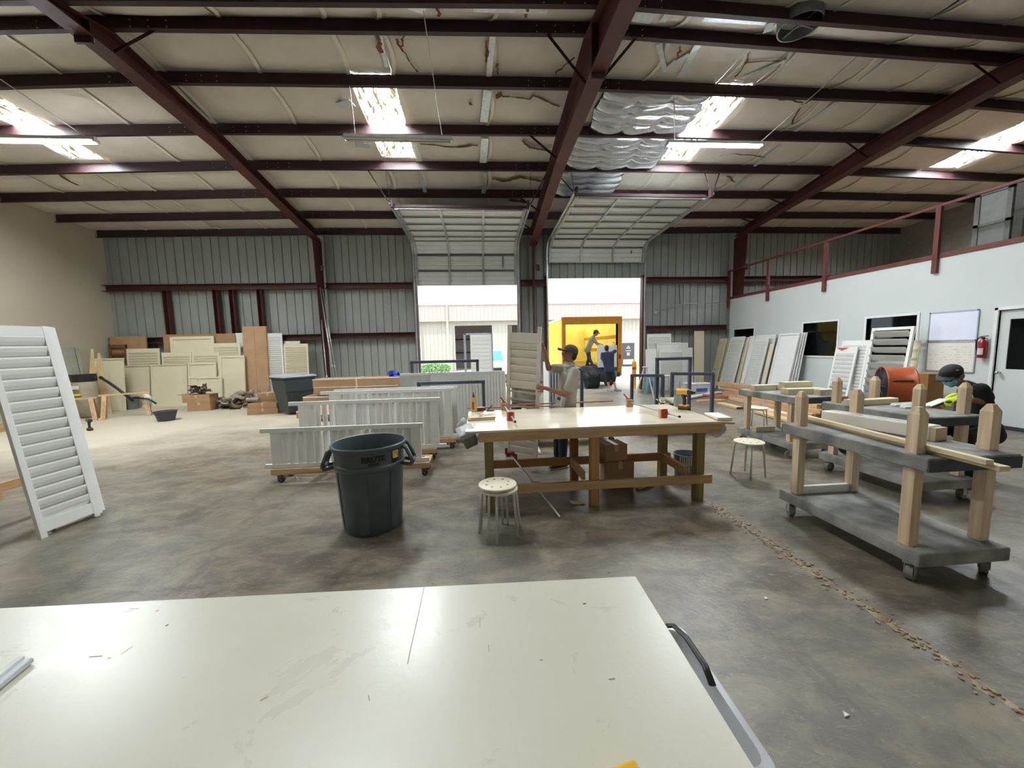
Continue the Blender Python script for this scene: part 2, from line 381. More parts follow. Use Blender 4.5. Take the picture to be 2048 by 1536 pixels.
for (x0, x1) in SKX[:3]:
    s_ = skylight(x0, x1, [(3.75, 4.6)], 'added out-of-view fill skylight on the near roof slope'); struct(s_); del s_['group']  # unseen glowing panes, added as fill light for the near side
# fill beside the skylight ends
for x0, x1 in SKX[:3]:
    def fn(u, v): return (x0 + (x1 - x0) * u, 3.42 + .34 * v, zceil(x0 + (x1 - x0) * u, 3.42 + .34 * v) - 0.02)
    MB().grid(fn, 1, 1).build('insulation_panel', M_ins, ceil)
for x0, x1 in SKX:
    def fn(u, v): return (x0 + (x1 - x0) * u, 9.75 + 0.15 * v, zceil(x0 + (x1 - x0) * u, 9.75 + .15 * v) - 0.02)
    MB().grid(fn, 1, 1).build('insulation_panel', M_ins, ceil)
# ---- silver quilted blankets
M_foil = mat('silver_foil_quilt', (196, 198, 202), 0.27, metal=0.75, var=0.08, scale=9, bump=0.25, bscale=14)
def quilt(label, x0, x1, y0, y1, rows, cs, z0=0.0):
    c = V(((x0 + x1) / 2, (y0 + y1) / 2, 0)); c.z = zceil(c.x, c.y) - 0.15
    r = thing('foil_blanket', label, 'insulation blanket', c, group='silver quilted insulation blankets')
    nu, nv = 8 * cs, 8 * rows
    def fn(u, v, top=0.0):
        x = x0 + (x1 - x0) * u + 0.03 * math.sin(9 * v + 3 * u); y = y0 + (y1 - y0) * v + 0.03 * math.sin(7 * u)
        puff = abs(math.sin(math.pi * v * rows)) ** 0.6 * (0.45 + 0.55 * abs(math.sin(math.pi * u * cs)) ** 0.4)
        return (x, y, zceil(x, y) - 0.10 - z0 - 0.13 * puff - 0.05 * math.sin(math.pi * u) - 0.012 * math.sin(23 * u + 11 * v))
    MB().grid(fn, nu, nv).build('quilt', M_foil, r, smooth=True, world=True)
    def fb(u, v):
        p = fn(u, v); return (p[0], p[1], zceil(p[0], p[1]) - 0.085)
    MB().grid(fb, 8, 8).build('backing', M_foil, r, world=True)
quilt('silver quilted blanket nearest the ridge, hung beside the skylight', 2.55, 4.78, 7.50, 8.62, 4, 3)
quilt('silver quilted blanket hung beside the second door track hanger, middle of three', 2.3, 4.70, 8.74, 9.84, 5, 3)
quilt('small silver quilted blanket nearest the back wall, below the other two', 2.15, 4.0, 9.96, 11.0, 4, 2)
# ---- walls
rl = MB().b2(XL - 0.15, XL, YF, YB + 0.1, 0, 6.9).build('wall_left', M_dry); struct(rl, 'plain beige drywall side wall', 'wall')
wb = sroot('wall_back', 'grey ribbed sheet-metal back wall with two door openings', 'wall', (0, YB, 0))
def rib_sheet(w, h):
    prof = []
    n = max(1, round(w / 0.305)); s = w / n
    for i in range(n):
        b = i * s; prof += [(b, 0), (b + s * .40, 0), (b + s * .43, .034), (b + s * .50, .034), (b + s * .53, 0)]
    prof.append((w, 0)); mb = MB(); P = []; F = []
    for a, d in prof: P += [(a, d, 0), (a, d, h)]
    for i in range(len(prof) - 1): F.append((2 * i, 2 * i + 2, 2 * i + 3, 2 * i + 1))
    return mb.add(P, F)
def sheets(x0, x1, z0, z1, n):
    w = (x1 - x0) / n; src = None
    for i in range(n):
        if src is None:
            src = rib_sheet(w + 0.03, z1 - z0).build('metal_sheet', M_metal, wb); o = src
        else: o = cp(src, wb)
        o.location = (x0 + i * w, (0.004 if i % 2 else 0.0) + 0.02, z0)
D1, D2 = (-2.17, 1.40), (2.52, 6.06); DH1, DH2 = 4.2, 4.16
sheets(XL, -5.34, 0, 6.15, 8); sheets(-5.34, D1[0], 0, 6.15, 4); sheets(D1[0], D1[1], DH1, 6.15, 4); sheets(D1[1], D2[0], 0, 6.15, 2)
sheets(D2[0], D2[1], DH2, 6.15, 4); sheets(D2[1], 9.6, 0, 6.15, 4); sheets(9.6, XR, 0, 6.15, 8)
fw = MB()
for a, b, z0 in [(XL, XR, 0)]: fw.b2(a, b, YF - 0.1, YF, z0, 6.6)
struct(fw.build('wall_front', mat('pale_metal_wall', (196, 196, 188), 0.6)), 'pale wall behind the camera', 'wall')
struct(MB().b2(XR, XR + 0.1, YF, YB + 0.1, 0, 6.9).build('wall_right', mat('mezzanine_grey_wall', (150, 148, 140), 0.8)), 'grey end wall behind the mezzanine', 'wall')
# ---- girts, stub posts
def cee(name, label, a, b, w, h, cat, grp=None, m=M_red):
    a, b = V(a), V(b); r = thing(name, label, cat, (a + b) / 2, group=grp)
    d = (b - a).normalized(); vert = abs(d.z) > .8
    up = V((0, 0, 1)) if not vert else V((1, 0, 0))
    mb = MB(); mb.bar(a, b, 0.012, h, up)
    s = up * (h / 2 - .006); q = V((0, -w / 2, 0))
    mb.bar(a + s + q, b + s + q, w, .012, up); mb.bar(a - s + q, b - s + q, w, .012, up)
    mb.build('channel', m, r, world=True); return r
yg = 13.52
for n, a, b in [('upper wall girt in the corner bay', (XL, yg, 3.90), (-5.45, yg, 3.93)), ('upper wall girt between the bare column and the first door', (-5.22, yg, 3.92), (D1[0] - .12, yg, 3.92)), ('upper wall girt between second door and office wall column', (D2[1] + .15, yg, 4.05), (9.4, yg, 4.05)),
                ('upper wall girt on the mezzanine bay', (9.75, yg, 4.06), (XR, yg, 4.06)),
                ('short upper girt between the two doors', (1.52, yg, 3.98), (2.42, yg, 3.98)),
                ('lower wall girt in the corner bay behind the leaning panels', (XL, yg, 2.18), (-5.45, yg, 2.2)), ('lower wall girt between the bare column and the first door', (-5.22, yg, 2.21), (D1[0] - .12, yg, 2.21)), ('lower wall girt between second door and office wall column', (D2[1] + .15, yg, 2.28), (9.4, yg, 2.28))]:
    cee('wall_girt', 'dark red steel ' + n, a, b, .16, .2, 'girt', 'horizontal wall girts')
for px, n in [(338, 'nearest the corner of the room'), (437, 'second from the corner'), (469, 'third from the corner'), (524, 'nearest the bare column')]:
    x = PY(px, 600, yg).x
    cee('wall_stud', 'dark red steel wall stud ' + n, (x, yg, 2.2), (x, yg, 3.85), .16, .16, 'stud', 'steel studs above the leaning panels')
# ---- columns and rafters
def rafter(label, x, tops, bots, bx):
    ys = [13.3, 11.05, 8.68, 6.4, 6.05, 5.75, 3.4, 1.0, -1.3]
    r = thing('roof_rafter', label, 'rafter', (x, 6.05, interp(6.05, *bots)), group='tapered steel rafters')
    mb = MB()
    zt = lambda y: zpur(x, y) - 0.005
    def zb(y):
        return interp(y if y > 6.05 else 12.1 - y, *bots)
    for i in range(len(ys) - 1):
        a, b = ys[i], ys[i + 1]
        mb.add([(x - .006, a, zb(a)), (x + .006, a, zb(a)), (x + .006, a, zt(a)), (x - .006, a, zt(a)), (x - .006, b, zb(b)), (x + .006, b, zb(b)), (x + .006, b, zt(b)), (x - .006, b, zt(b))],
               [(0, 1, 5, 4), (1, 2, 6, 5), (2, 3, 7, 6), (3, 0, 4, 7)])
    mb.build('web', M_red, r, world=True)
    for nm, zf in (('top_flange', lambda y: zt(y) - .008), ('bottom_flange', lambda y: zb(y) + .008)):
        f = MB()
        for i in range(len(ys) - 1):
            a, b = ys[i], ys[i + 1]; f.bar((x, a + .01, zf(a)), (x, b - .01, zf(b)), .26, .016, (0, 0, 1))
        f.build(nm, M_red, r, world=True)
    y = 6.05; h = zt(y) - zb(y)
    MB().b2(x - .11, x + .11, y - .022, y + .022, zb(y) - .09, zt(y) + .02).build('splice_plate', M_pur, r, world=True, bevel=.004)
    # flange braces up to the purlins
    for yy in (6.4, 8.68, 11.05, 12.3) if x > 0 else (6.4,):
        for sx in ((-1,) if x > 0 else (1,)):
            MB().bar((x + sx * .06, yy - .02, zb(yy) + .03), (x + sx * .75, yy - .03, zpur(x + sx * .75, yy) + .04), .045, .008, (0, 1, 0)).build('flange_brace', M_pur, r, world=True)
    if 0 < x < 5: MB().bar((x + .06, 6.38, zb(6.4) + .03), (x + .75, 6.37, zpur(x + .75, 6.4) + .04), .045, .008, (0, 1, 0)).build('flange_brace', M_pur, r, world=True)
    return zb
zbL = rafter('red steel rafter rising from the bare column to the upper photo edge', -5.34, None, ([6.05, 6.4, 8.46, 13.49], [6.10, 6.10, 6.02, 5.38]), 0)
zbC = rafter('red steel rafter above the post between the two doors', 1.96, None, ([6.05, 8.46, 13.2], [5.90, 5.86, 5.24]), 0)
zbR = rafter('red steel rafter over the office wall and mezzanine', 9.57, None, ([6.05, 6.4, 8.64, 13.48], [6.19, 6.19, 6.03, 5.54]), 0)
def column(label, x, zt, w0, w1, fl=.2):
    r = thing('steel_column', label, 'column', (x, 13.4, 0), group='tapered wall columns')
    yb = 13.46
    MB().add([(x - .006, yb, 0), (x + .006, yb, 0), (x + .006, yb, zt), (x - .006, yb, zt), (x - .006, yb - w0, 0), (x + .006, yb - w0, 0), (x + .006, yb - w1, zt), (x - .006, yb - w1, zt)],
             [(0, 1, 2, 3), (4, 7, 6, 5), (0, 3, 7, 4), (1, 5, 6, 2), (3, 2, 6, 7), (0, 4, 5, 1)]).build('web', M_red, r, world=True)
    MB().bar((x, yb - w0, 0), (x, yb - w1, zt), fl, .014, (1, 0, 0)).build('front_flange', M_red, r, world=True)
    r.children[-1].data.update()
    MB().bar((x, yb, 0), (x, yb, zt), fl, .014, (1, 0, 0)).build('rear_flange', M_red, r, world=True)
    MB().b2(x - .16, x + .16, yb - w0 - .08, yb + .02, 0, .02).build('base_plate', M_pur, r, world=True)
    MB().b2(x + .1, x + .2, yb - w1 * .8, yb - w1 * .8 + .05, 4.35, 4.55).build('clip', M_pur, r, world=True)
column('bare red steel column between the corner bay and the first door', -5.30, 5.42, .22, .5)
column('red steel column standing between the two open doors', 1.96, 5.28, .22, .42)
column('dark red steel column at the end of the office wall', 9.62, 5.55, .22, .5)
# ================================================================ office wall, mezzanine, doors
def bar_mat(n, c, r=.45, m=.6): return mat(n, c, r, metal=m)
M_glass = mat('dark_office_glass', (20, 24, 26), 0.06, var=0.05, spec=0.6)
M_trimw = mat('white_trim_paint', (228, 230, 228), 0.5, var=0.02)
HOLES = [('window_1', 13.20, 12.20, 1.30, 2.17), ('window_2', 10.22, 9.16, 1.27, 2.20), ('window_3', 8.42, 7.36, 1.27, 2.20), ('door_3', 6.08, 5.10, 0.0, 2.17)]
wo = sroot('wall_office', 'long white office wall below the mezzanine', 'wall', (XO, 9, 0))
def wseg(y0, y1, z0, z1):
    MB().b2(XO, XO + .12, y0, y1, z0, z1).build('wall_panel', M_white, wo, world=True)
yy = 13.5
for n, a, b, z0, z1 in HOLES:
    wseg(a, yy, 0, 3.35); wseg(b, a, z1, 3.35)
    if z0 > 0: wseg(b, a, 0, z0)
    yy = b
wseg(YF, yy, 0, 3.35)
struct(MB().b2(XO - .012, XO, 6.08, 13.4, 0, .1).build('baseboard_office', mat('dark_vinyl_base', (52, 54, 58), .5)), 'dark vinyl baseboard along the office wall', 'baseboard')
struct(MB().b2(XO - .012, XO, YF, 5.1, 0, .1).build('baseboard_office', MATS['dark_vinyl_base']), 'dark vinyl baseboard beyond the office door', 'baseboard')
struct(MB().b2(XO - .014, XO + .01, 5.08, 6.12, 0, .07).build('trim_1', MATS['dark_vinyl_base']), 'dark threshold strip under the office door', 'threshold')
# rooms behind the windows
struct(MB().b2(XO + .12, XR, YF, YB, 3.22, 3.33).build('mezzanine_floor', mat('plywood_deck', (120, 104, 84), .8)), 'plywood mezzanine deck above the offices', 'floor')
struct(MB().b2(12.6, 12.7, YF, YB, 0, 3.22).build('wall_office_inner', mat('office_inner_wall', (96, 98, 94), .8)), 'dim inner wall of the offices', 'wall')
M_pane = bpy.data.materials.new('tinted_pane'); M_pane.use_nodes = True
_n = M_pane.node_tree.nodes; _l = M_pane.node_tree.links
_t = _n.new('ShaderNodeBsdfTransparent'); _t.inputs[0].default_value = (.25, .28, .28, 1); _x = _n.new('ShaderNodeMixShader'); _x.inputs[0].default_value = .55
_b = _n['Principled BSDF']; _b.inputs['Base Color'].default_value = (.006, .008, .008, 1); _b.inputs['Roughness'].default_value = .04
_l.new(_t.outputs[0], _x.inputs[1]); _l.new(_b.outputs[0], _x.inputs[2]); _l.new(_x.outputs[0], _n['Material Output'].inputs[0])
WL = {'window_1': 'small office window showing over the leaning panels by the column', 'window_2': 'office window right behind the tall stack of leaning shutters', 'window_3': 'office window behind the open louvred shutter'}
for n, a, b, z0, z1 in HOLES[:3]:
    r = sroot(n, WL[n], 'window', (XO, (a + b) / 2, z0))
    for q in [(b - .05, a + .05, z1, z1 + .05), (b - .05, a + .05, z0 - .05, z0), (b - .05, b, z0, z1), (a, a + .05, z0, z1)]:
        MB().b2(XO - .02, XO + .12, *q).build('frame', M_trimw, r, world=True, bevel=.004)
    MB().b2(XO + .05, XO + .058, b, a, z0, z1).build('pane', M_pane, r, world=True)
# things seen in the window: a cream shade and a dim cabinet
tag(MB().b2(10.6, 10.9, 9.3, 10.0, .0, 1.75).build('office_cabinet', mat('dim_cabinet', (60, 62, 60), .6), bevel=.01), 'dim grey cabinet inside the office behind the glass', 'cabinet')
# office door
r = sroot('door_3', 'white office door with a tall glazed light and steel knob', 'door', (XO, 5.6, 0))
for q in [(5.05, 5.10, 0, 2.22), (6.08, 6.13, 0, 2.22), (5.05, 6.13, 2.17, 2.22)]: MB().b2(XO - .03, XO + .12, *q).build('door_frame', M_trimw, r, world=True, bevel=.004)
dl = MB()
for q in [(5.11, 5.28, .02, 2.16), (5.94, 6.07, .02, 2.16), (5.28, 5.94, .02, 1.1), (5.28, 5.94, 2.0, 2.16)]: dl.b2(XO + .02, XO + .06, *q)
lf = dl.build('door_leaf', M_white, r, world=True)
MB().b2(XO + .035, XO + .045, 5.28, 5.94, 1.1, 2.0).build('pane', M_pane, lf)
lf.children[-1].location = (-XO, -5.6, 0)
kn = MB().cyl((XO + .02, 6.0, 1.03), (XO - .04, 6.0, 1.03), .012).lathe([(.012, 0), (.03, .01), (.032, .03), (.02, .045), (.001, .048)], 16, (XO - .03, 6.0, 1.03), ax=(V((0, 1, 0)), V((0, 0, 1)), V((-1, 0, 0)))).build('knob', bar_mat('satin_nickel', (190, 188, 180), .25, .9), r, smooth=True, world=True)
# mezzanine rail
mr = thing('mezzanine_railing', 'brown-red steel railing along the mezzanine edge', 'railing', (XO, 10, 3.0))
M_rail = mat('railing_red_paint', (104, 50, 44), .5, var=.15)
for y in (13.55, 11.62, 9.6, 7.1, 4.6, 2.0): MB().b2(XO - .07, XO - .005, y - .045, y + .045, 3.03, 4.4).build('post', M_rail, mr, world=True, bevel=.004)
MB().bar((XO - .04, YF, 4.4), (XO - .04, 13.6, 4.37), .05, .05).build('top_rail', M_rail, mr, world=True)
MB().b2(XO - .02, XO + .14, YF, 13.6, 3.33, 3.42).build('edge_beam', M_rail, mr, world=True)
# whiteboards
def board(label, z0, z1, text):
    r = thing('whiteboard', label, 'whiteboard', (XO - .012, 6.73, z0), group='whiteboards on the office wall')
    MB().b2(XO - .014, XO - .002, 6.36, 7.12, z0, z1).build('panel', mat('glossy_board_blue', (222, 224, 240), .18, var=.02) if not text else mat('glossy_board', (226, 222, 212), .25, var=.03), r, world=True)
    fr = MB()
    for q in [(6.35, 7.13, z1 - .012, z1 + .012), (6.35, 7.13, z0 - .012, z0 + .012), (6.345, 6.362, z0, z1), (7.118, 7.135, z0, z1)]: fr.b2(XO - .022, XO - .001, *q)
    fr.build('frame', bar_mat('board_aluminium', (170, 172, 180), .35, .7), r, world=True)
    if not text:
        for y in (6.36, 7.12):
            for z in (z0, z1): MB().b2(XO - .026, XO - .018, y - .012, y + .012, z - .012, z + .012).build('corner_clip', mat('black_plastic', (26, 26, 28), .4), r, world=True)
    else:
        rnd = random.Random(3); mk = MB()
        for i in range(9):
            z = z1 - .10 - i * .052; y = 7.08
            while y > 6.42:
                w = rnd.uniform(.03, .085)
                if rnd.random() < .72 and not (i < 2 and rnd.random() < .6):
                    n = max(3, int(w / .009)); pts = [(XO - .0155, y - w * k / n, z + rnd.uniform(-.008, .008)) for k in range(n + 1)]
                    for a, b in zip(pts[:-1], pts[1:]): mk.bar(a, b, .003, .0035, (1, 0, 0))
                y -= w + rnd.uniform(.02, .06)
        o = mk.build('red_marker_writing', mat('red_marker', (208, 84, 74), .5), r, world=True); o['kind'] = 'stuff'
board('blank whiteboard with black corner clips, upper one of the pair', 1.635, 2.21, False)
board('whiteboard covered in rows of red handwriting, lower one of the pair', 1.01, 1.605, True)
# fire extinguisher
fe = thing('fire_extinguisher', 'small red fire extinguisher hung beside the office door', 'extinguisher', (XO - .07, 6.22, 1.3))
M_fe = mat('extinguisher_red', (150, 24, 32), .3, var=.05)
MB().lathe([(.001, 0), (.055, .0), (.06, .012), (.06, .27), (.05, .31), (.025, .335), (.022, .36)], 24).build('cylinder', M_fe, fe, smooth='auto')
MB().cyl((0, 0, .355), (0, 0, .39), .024).bar((.0, .05, .395), (0, -.07, .41), .02, .014).bar((0, .04, .375), (0, -.06, .36), .018, .01).build('valve', MATS['black_plastic'], fe)
MB().tube([(0, .02, .38), (0, .075, .37), (0, .095, .31), (0, .09, .2), (0, .075, .1), (0, .07, .06)], .011).build('hose', MATS['black_plastic'], fe, smooth=True)
MB().grid(lambda u, v: (-.0612 * math.cos((u - .5) * 1.5), .0612 * math.sin((u - .5) * 1.5) + .0, .06 + .12 * v), 8, 1).build('paper_label', mat('label_paper', (206, 202, 196), .7, var=.12, scale=60), fe)
MB().b2(.045, .07, -.03, .03, .05, .3).build('bracket', M_fe, fe)
# things stored on the mezzanine
mz = thing('wrapped_panel_crate', 'pale taped sheet crate standing on the mezzanine deck', 'crate', (11.2, 6.6, 3.35))
M_pale = mat('grey_plastic_sheet', (120, 122, 118), .5, var=.2, scale=5); M_tape = mat('tan_crate_tape', (150, 128, 92), .6)
MB().b2(-.04, .04, -1.3, 1.0, 0, 1.5).build('sheet', M_pale, mz)
for a, b in [((-.045, -1.3, .9), (-.045, .9, .95)), ((-.045, -.6, 0), (-.045, -.55, 1.5)), ((-.045, .3, .3), (-.045, -.2, 1.5)), ((-.045, .9, .0), (-.045, .92, 1.5))]: MB().bar(a, b, .01, .05, (1, 0, 0)).build('strap', M_tape, mz)
mz2 = thing('glazed_sash', 'narrow pale glazed sash leaning on the mezzanine by the railing post', 'sash', (10.4, 6.9, 3.35))
for q in [(-.28, -.2, 0, 1.3), (.2, .28, 0, 1.3), (-.28, .28, 1.22, 1.3), (-.28, .28, 0, .08), (-.28, .28, .6, .66)]: MB().b2(-.03, .03, *q).build('sash_bar', M_pale, mz2)
MB().b2(-.01, .01, -.2, .2, .08, 1.22).build('pane', mat('milky_pane', (150, 152, 148), .3), mz2)
dr = thing('fibre_drum', 'dark brown fibre drum on the mezzanine behind the railing', 'drum', (10.5, 6.25, 3.35))
MB().lathe([(.001, 0), (.24, 0), (.24, .62), (.23, .62), (.23, .55), (.001, .55)], 24).build('shell', mat('dark_fibreboard', (58, 44, 36), .7), dr, smooth='auto')
MB().lathe([(.243, .56), (.25, .58), (.243, .6)], 24).build('hoop', MATS['dull_galvanised'], dr, smooth=True)
# ---- sectional doors
M_door = mat('door_section_white', (214, 216, 212), .42, var=.05, scale=2)
M_stile = mat('galvanised_stile', (168, 172, 172), .4, metal=.5, var=.1)
M_track = bar_mat('galvanised_track', (190, 192, 194), .35, .7)
def section_mesh(w, h):
    mb = MB().box((0, h / 2, -.012), (w, h, .012))
    for k in range(3):
        y0 = .02 + k * (h - .04) / 3; mb.prism([(y0, 0), (y0 + .02, .016), (y0 + (h - .04) / 3 - .035, .016), (y0 + (h - .04) / 3 - .02, 0)], (-w / 2, 0, -.008), (0, 1, 0), (0, 0, 1), (w, 0, 0))
    mb.box((0, .012, .012), (w, .02, .04)); mb.box((0, h - .012, .012), (w, .02, .04)); return mb
def rollup(name, label, x0, x1, zb, zk, n, yend_z, stiles_orange=False):
    w = x1 - x0 - .02; xc = (x0 + x1) / 2; y0 = 13.42; hS = .53
    r = sroot(name, label, 'door', (xc, y0, zb))
    R_ = .38; L1 = zk - zb; Lc = R_ * math.pi / 2
    sl = V((0, -1, yend_z)).normalized()
    def at(s):
        if s < L1: return V((0, 0, s))
        if s < L1 + Lc:
            t = (s - L1) / R_; return V((0, -R_ * (1 - math.cos(t)), L1 + R_ * math.sin(t)))
        return V((0, -R_, L1 + R_)) + sl * (s - L1 - Lc)
    src = None; ssrc = None
    for i in range(n):
        a, b = at(i * hS), at((i + 1) * hS); d = (b - a).normalized(); nx = V((1, 0, 0)); nn = nx.cross(d)
        R = frame(nx, d, nn).to_euler()
        if src is None:
            src = section_mesh(w, hS - .006).build('door_section', M_door, r); o = src
            ssrc = [MB().box((0, hS - .02, .03), (w - .2, .05, .045)).build('shade_strut', mat('painted_shade_strut', (104, 100, 98), .5, metal=.4), src)]  # added bar, coloured dark to paint in the shade band at each section joint
            for k, sx in enumerate((-w / 2 + .05, -w / 6, w / 6, w / 2 - .05)):
                ssrc.append(MB().box((sx, hS / 2, .026), (.085 if k in (0, 3) else .07, hS - .02, .045)).box((sx, hS - .03, .05), (.07, .05, .012)).build('stile', M_stile, src))
        else:
            o = cp(src, r)
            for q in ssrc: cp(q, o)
        o.location = a; o.rotation_euler = R
    # tracks
    ends = at(n * hS) + V((0, 0, 0)); 
    for sx in (-1, 1):
        x = sx * (w / 2 + .05)
        pts = [V((x, -.03, -zb + .02))] + [V((x, 0, 0)) + at(s) + V((0, -.03, 0)) for s in [0, L1 * .5, L1] + [L1 + Lc * t / 5 for t in range(1, 6)]] + [V((x, -.03, 0)) + at(n * hS + .2)]
        t = MB()
        for a, b in zip(pts[:-1], pts[1:]): t.bar(a, b, .05, .012, (1, 0, 0) if False else (0, 0, 1)).bar(a + V((sx * .03, 0, 0)), b + V((sx * .03, 0, 0)), .006, .06, (0, 1, 0.01))
        t.build('track', M_track, r)
        e = V((x, -.03, 0)) + at(n * hS + .15); wp = r.location
        zp = zpur(wp.x + e.x, 9.9) - wp.z
        hg = MB().bar(e + V((0, 0, -.02)), (e.x, 9.9 - wp.y, zp + .05), .03, .004, (1, 0, 0)).bar(e + V((0, 0, -.02)), (e.x - sx * -.45 * (1 if sx < 0 else -1) * (1 if sx < 0 else -1), 9.9 - wp.y, zp + .05), .03, .004, (0, 1, 0))
        hg.build('hanger', M_pur, r)
        MB().box(e + V((-sx * .04, 0, .02)), (.05, .12, .2)).build('bumper_bracket', M_pur, r)
    # top stiffener
    e = at(n * hS); MB().bar((-w / 2, e.y, e.z + .03), (w / 2, e.y, e.z + .03), .05, .07).build('stiffener', M_pur, r)
    a = at((2 if zb < 4.3 else 1) * hS); MB().bar((-w / 2, a.y - .03, a.z), (w / 2, a.y - .03, a.z), .03, .03).build('stiffener', M_pur, r)
    # lock bar on the inside
    lb = MB().box((w * .36, -.06, .80 if zb < 4.3 else .35), (.05, .02, .4 if zb < 4.3 else .1)).build('lock', M_duct, r)
    # jambs
    for x in (x0 - .05, x1 + .05): MB().b2(x - .05, x + .05, 13.50, 13.72, 0, 4.25).build('jamb', M_red, r, world=True)
    return r
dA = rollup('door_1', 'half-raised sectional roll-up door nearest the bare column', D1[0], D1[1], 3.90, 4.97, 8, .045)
MB().box((.60, -.55, 1.46), (.075, .10, .012)).build('orange_tag', mat('orange_tag', (232, 120, 50), .5), dA)
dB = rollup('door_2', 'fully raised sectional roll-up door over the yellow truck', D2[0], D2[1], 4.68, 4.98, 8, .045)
# conduit poles leaning on the bare column
for k, (a, b, rr, lab) in enumerate([((640, 575), (675, 756), .022, 'thin grey conduit pipe leaning on the bare column'), ((645, 578), (680, 757), .012, 'white plastic pipe leaning beside the grey conduit'), ((643, 640), (657, 755), .018, 'short galvanised pole leaning low on the bare column')]):
    A = PY(*a, 13.1 - .05 * k); B = PY(b[0], b[1], 12.6); B.z = max(.0, 0); B = V((PZ(b[0], 800, 0).x, 12.5, 0.0))
    B.x = PY(b[0], b[1], 12.6).x
    r = thing('conduit_pipe', lab, 'pipe', B, group='pipes leaning on the column')
    MB().cyl(B, A, rr, n=10).build('pipe', M_track, r, world=True, smooth=True)
    MB().cyl(B + (A - B) * .31, B + (A - B) * .33, rr * 2).build('coupling', M_track, r, world=True)
# thin conduit and box on the wall by the second door
w_ = thing('wall_conduit', 'thin bent conduit on the wall beside the second door', 'conduit', (7.3, 13.5, 3))
MB().tube([PY(1311, 625, 13.45), PY(1345, 612, 13.45), PY(1380, 607, 13.45), PY(1450, 604, 13.45)], .012).build('bent_pipe', M_track, w_, world=True, smooth=True)
MB().tube([PY(1358, 568, 13.45), PY(1360, 609, 13.45)], .014).build('drop_pipe', mat('dark_conduit', (50, 46, 44), .6), w_, world=True)
c_ = PY(1311, 625, 13.42); MB().box(c_, (.09, .06, .09)).build('junction_box', M_track, w_, world=True)
# ---- strip lamps
def lamp(label, p, q, lit, wires):
    p, q = V(p), V(q); c = (p + q) / 2; r = thing('strip_lamp', label, 'lamp', c, group='hanging strip lamps')
    M_h = mat('lamp_housing', (196, 194, 184), .5)
    MB().bar(p, q, .11, .035).bar(p + V((0, 0, .03)), q + V((0, 0, .03)), .06, .04).build('housing', M_h, r, world=True)
    for dy in (-.035, .035):
        a, b = p + V((.03, dy, -.035)), q + V((-.03, dy, -.035))
        if lit:
            m = MATS.get('lit_tube') or mat('lit_tube', (240, 250, 255), .3, emit=TUBE)
        else: m = mat('unlit_tube', (206, 200, 188), .3)
        MB().cyl(a, b, .016, n=10).build('tube', m, r, world=True, smooth=True)
    for e in (p, q):
        MB().box(e + V((0, 0, -.02)), (.03, .11, .05)).build('end_cap', M_h, r, world=True)
    for a, b in wires: MB().cyl(a, b, .007, n=6).build('wire', mat('pale_wire', (200, 198, 190), .5), r, world=True)
TUBE = 70.0
yl = 7.3
qL = PY(192, 280, yl); lamp('long lit fluorescent strip lamp cut by the photo edge', qL - V((2.1, 0, .02)), qL, True, [(qL - V((.15, 0, -.04)), PY(0, 158, 6.6)), (qL - V((1.9, 0, -.04)), qL + V((-1.9, 0, 1.0)))])
pM, qM = PY(688, 274, yl), PY(904, 279, yl); lamp('unlit grey strip lamp hanging under the middle skylight', pM, qM, False, [(PY(884, 270, yl), PY(843, -2, 5.9)), (pM + V((.2, 0, .04)), pM + V((.15, 0, .85)))])
pR, qR = PY(1334, 286, yl), PY(1523, 289, yl); lamp('lit fluorescent strip lamp by the silver quilted insulation', pR, qR, True, [(qR + V((-.03, 0, .04)), PY(1735, 95, 6.45)), (PY(1735, 95, 6.45), PY(1868, 0, 6.0)), (pR + V((.15, 0, .04)), pR + V((.12, 0, .85)))])
# ================================================================ outside
struct(MB().b2(-60, 60, YF - .2, -60, -.2, -.03).build('ground_behind', mat('sunlit_concrete_yard', (196, 190, 180), .85, var=.08, scale=.6)), 'concrete yard behind the building', 'ground')
struct(MB().b2(-60, 60, YB + .25, 90, -.2, -.03).build('ground_outside', mat('sunlit_concrete_yard', (196, 190, 180), .85, var=.08, scale=.6)), 'sunlit concrete yard outside the doors', 'ground')
M_sid = mat('cream_siding', (176, 171, 158), .6, var=.04); M_pink = mat('faded_red_fascia', (190, 160, 152), .6, var=.05)
YN = 29.0
def XN(px): return PY(px, 700, YN).x
nb = thing('neighbour_building', 'long cream metal building with faded red fascia across the yard', 'building', (4, YN, 0))
oa, ob = XN(911), XN(985); oc, od = XN(1016), XN(1058); zt = PY(948, 651, YN).z; zt2 = PY(1020, 650, YN).z; zf0, zf1 = PY(940, 641, YN).z, PY(940, 611, YN).z
def nsheet(x0, x1, z0, z1, m, y=0.0):
    n = max(1, round((x1 - x0) / 1.2)); w = (x1 - x0) / n; src = None
    for i in range(n):
        if src is None: src = rib_sheet(w - .004, z1 - z0).build('siding_sheet', m, nb); o = src
        else: o = cp(src, nb)
        o.location = (x0 + i * w - 4 + w, y, z0); o.rotation_euler = (0, 0, math.pi)
for x0, x1, z0, z1 in [(-9, oa, 0, zf0), (oa, ob, zt, zf0), (ob, oc, 0, zf0), (oc, od, zt2, zf0), (od, 16, 0, zf0)]: nsheet(x0, x1, z0, z1, M_sid)
nsheet(-9, 16, zf0, zf1, M_pink, -.35)
MB().b2(-9, 16, YN - .42, YN, zf1, zf1 + .08).build('fascia_cap', M_sid, nb, world=True)
MB().b2(-9, 16, YN - .42, YN, zf0 - .06, zf0).build('soffit', M_sid, nb, world=True)
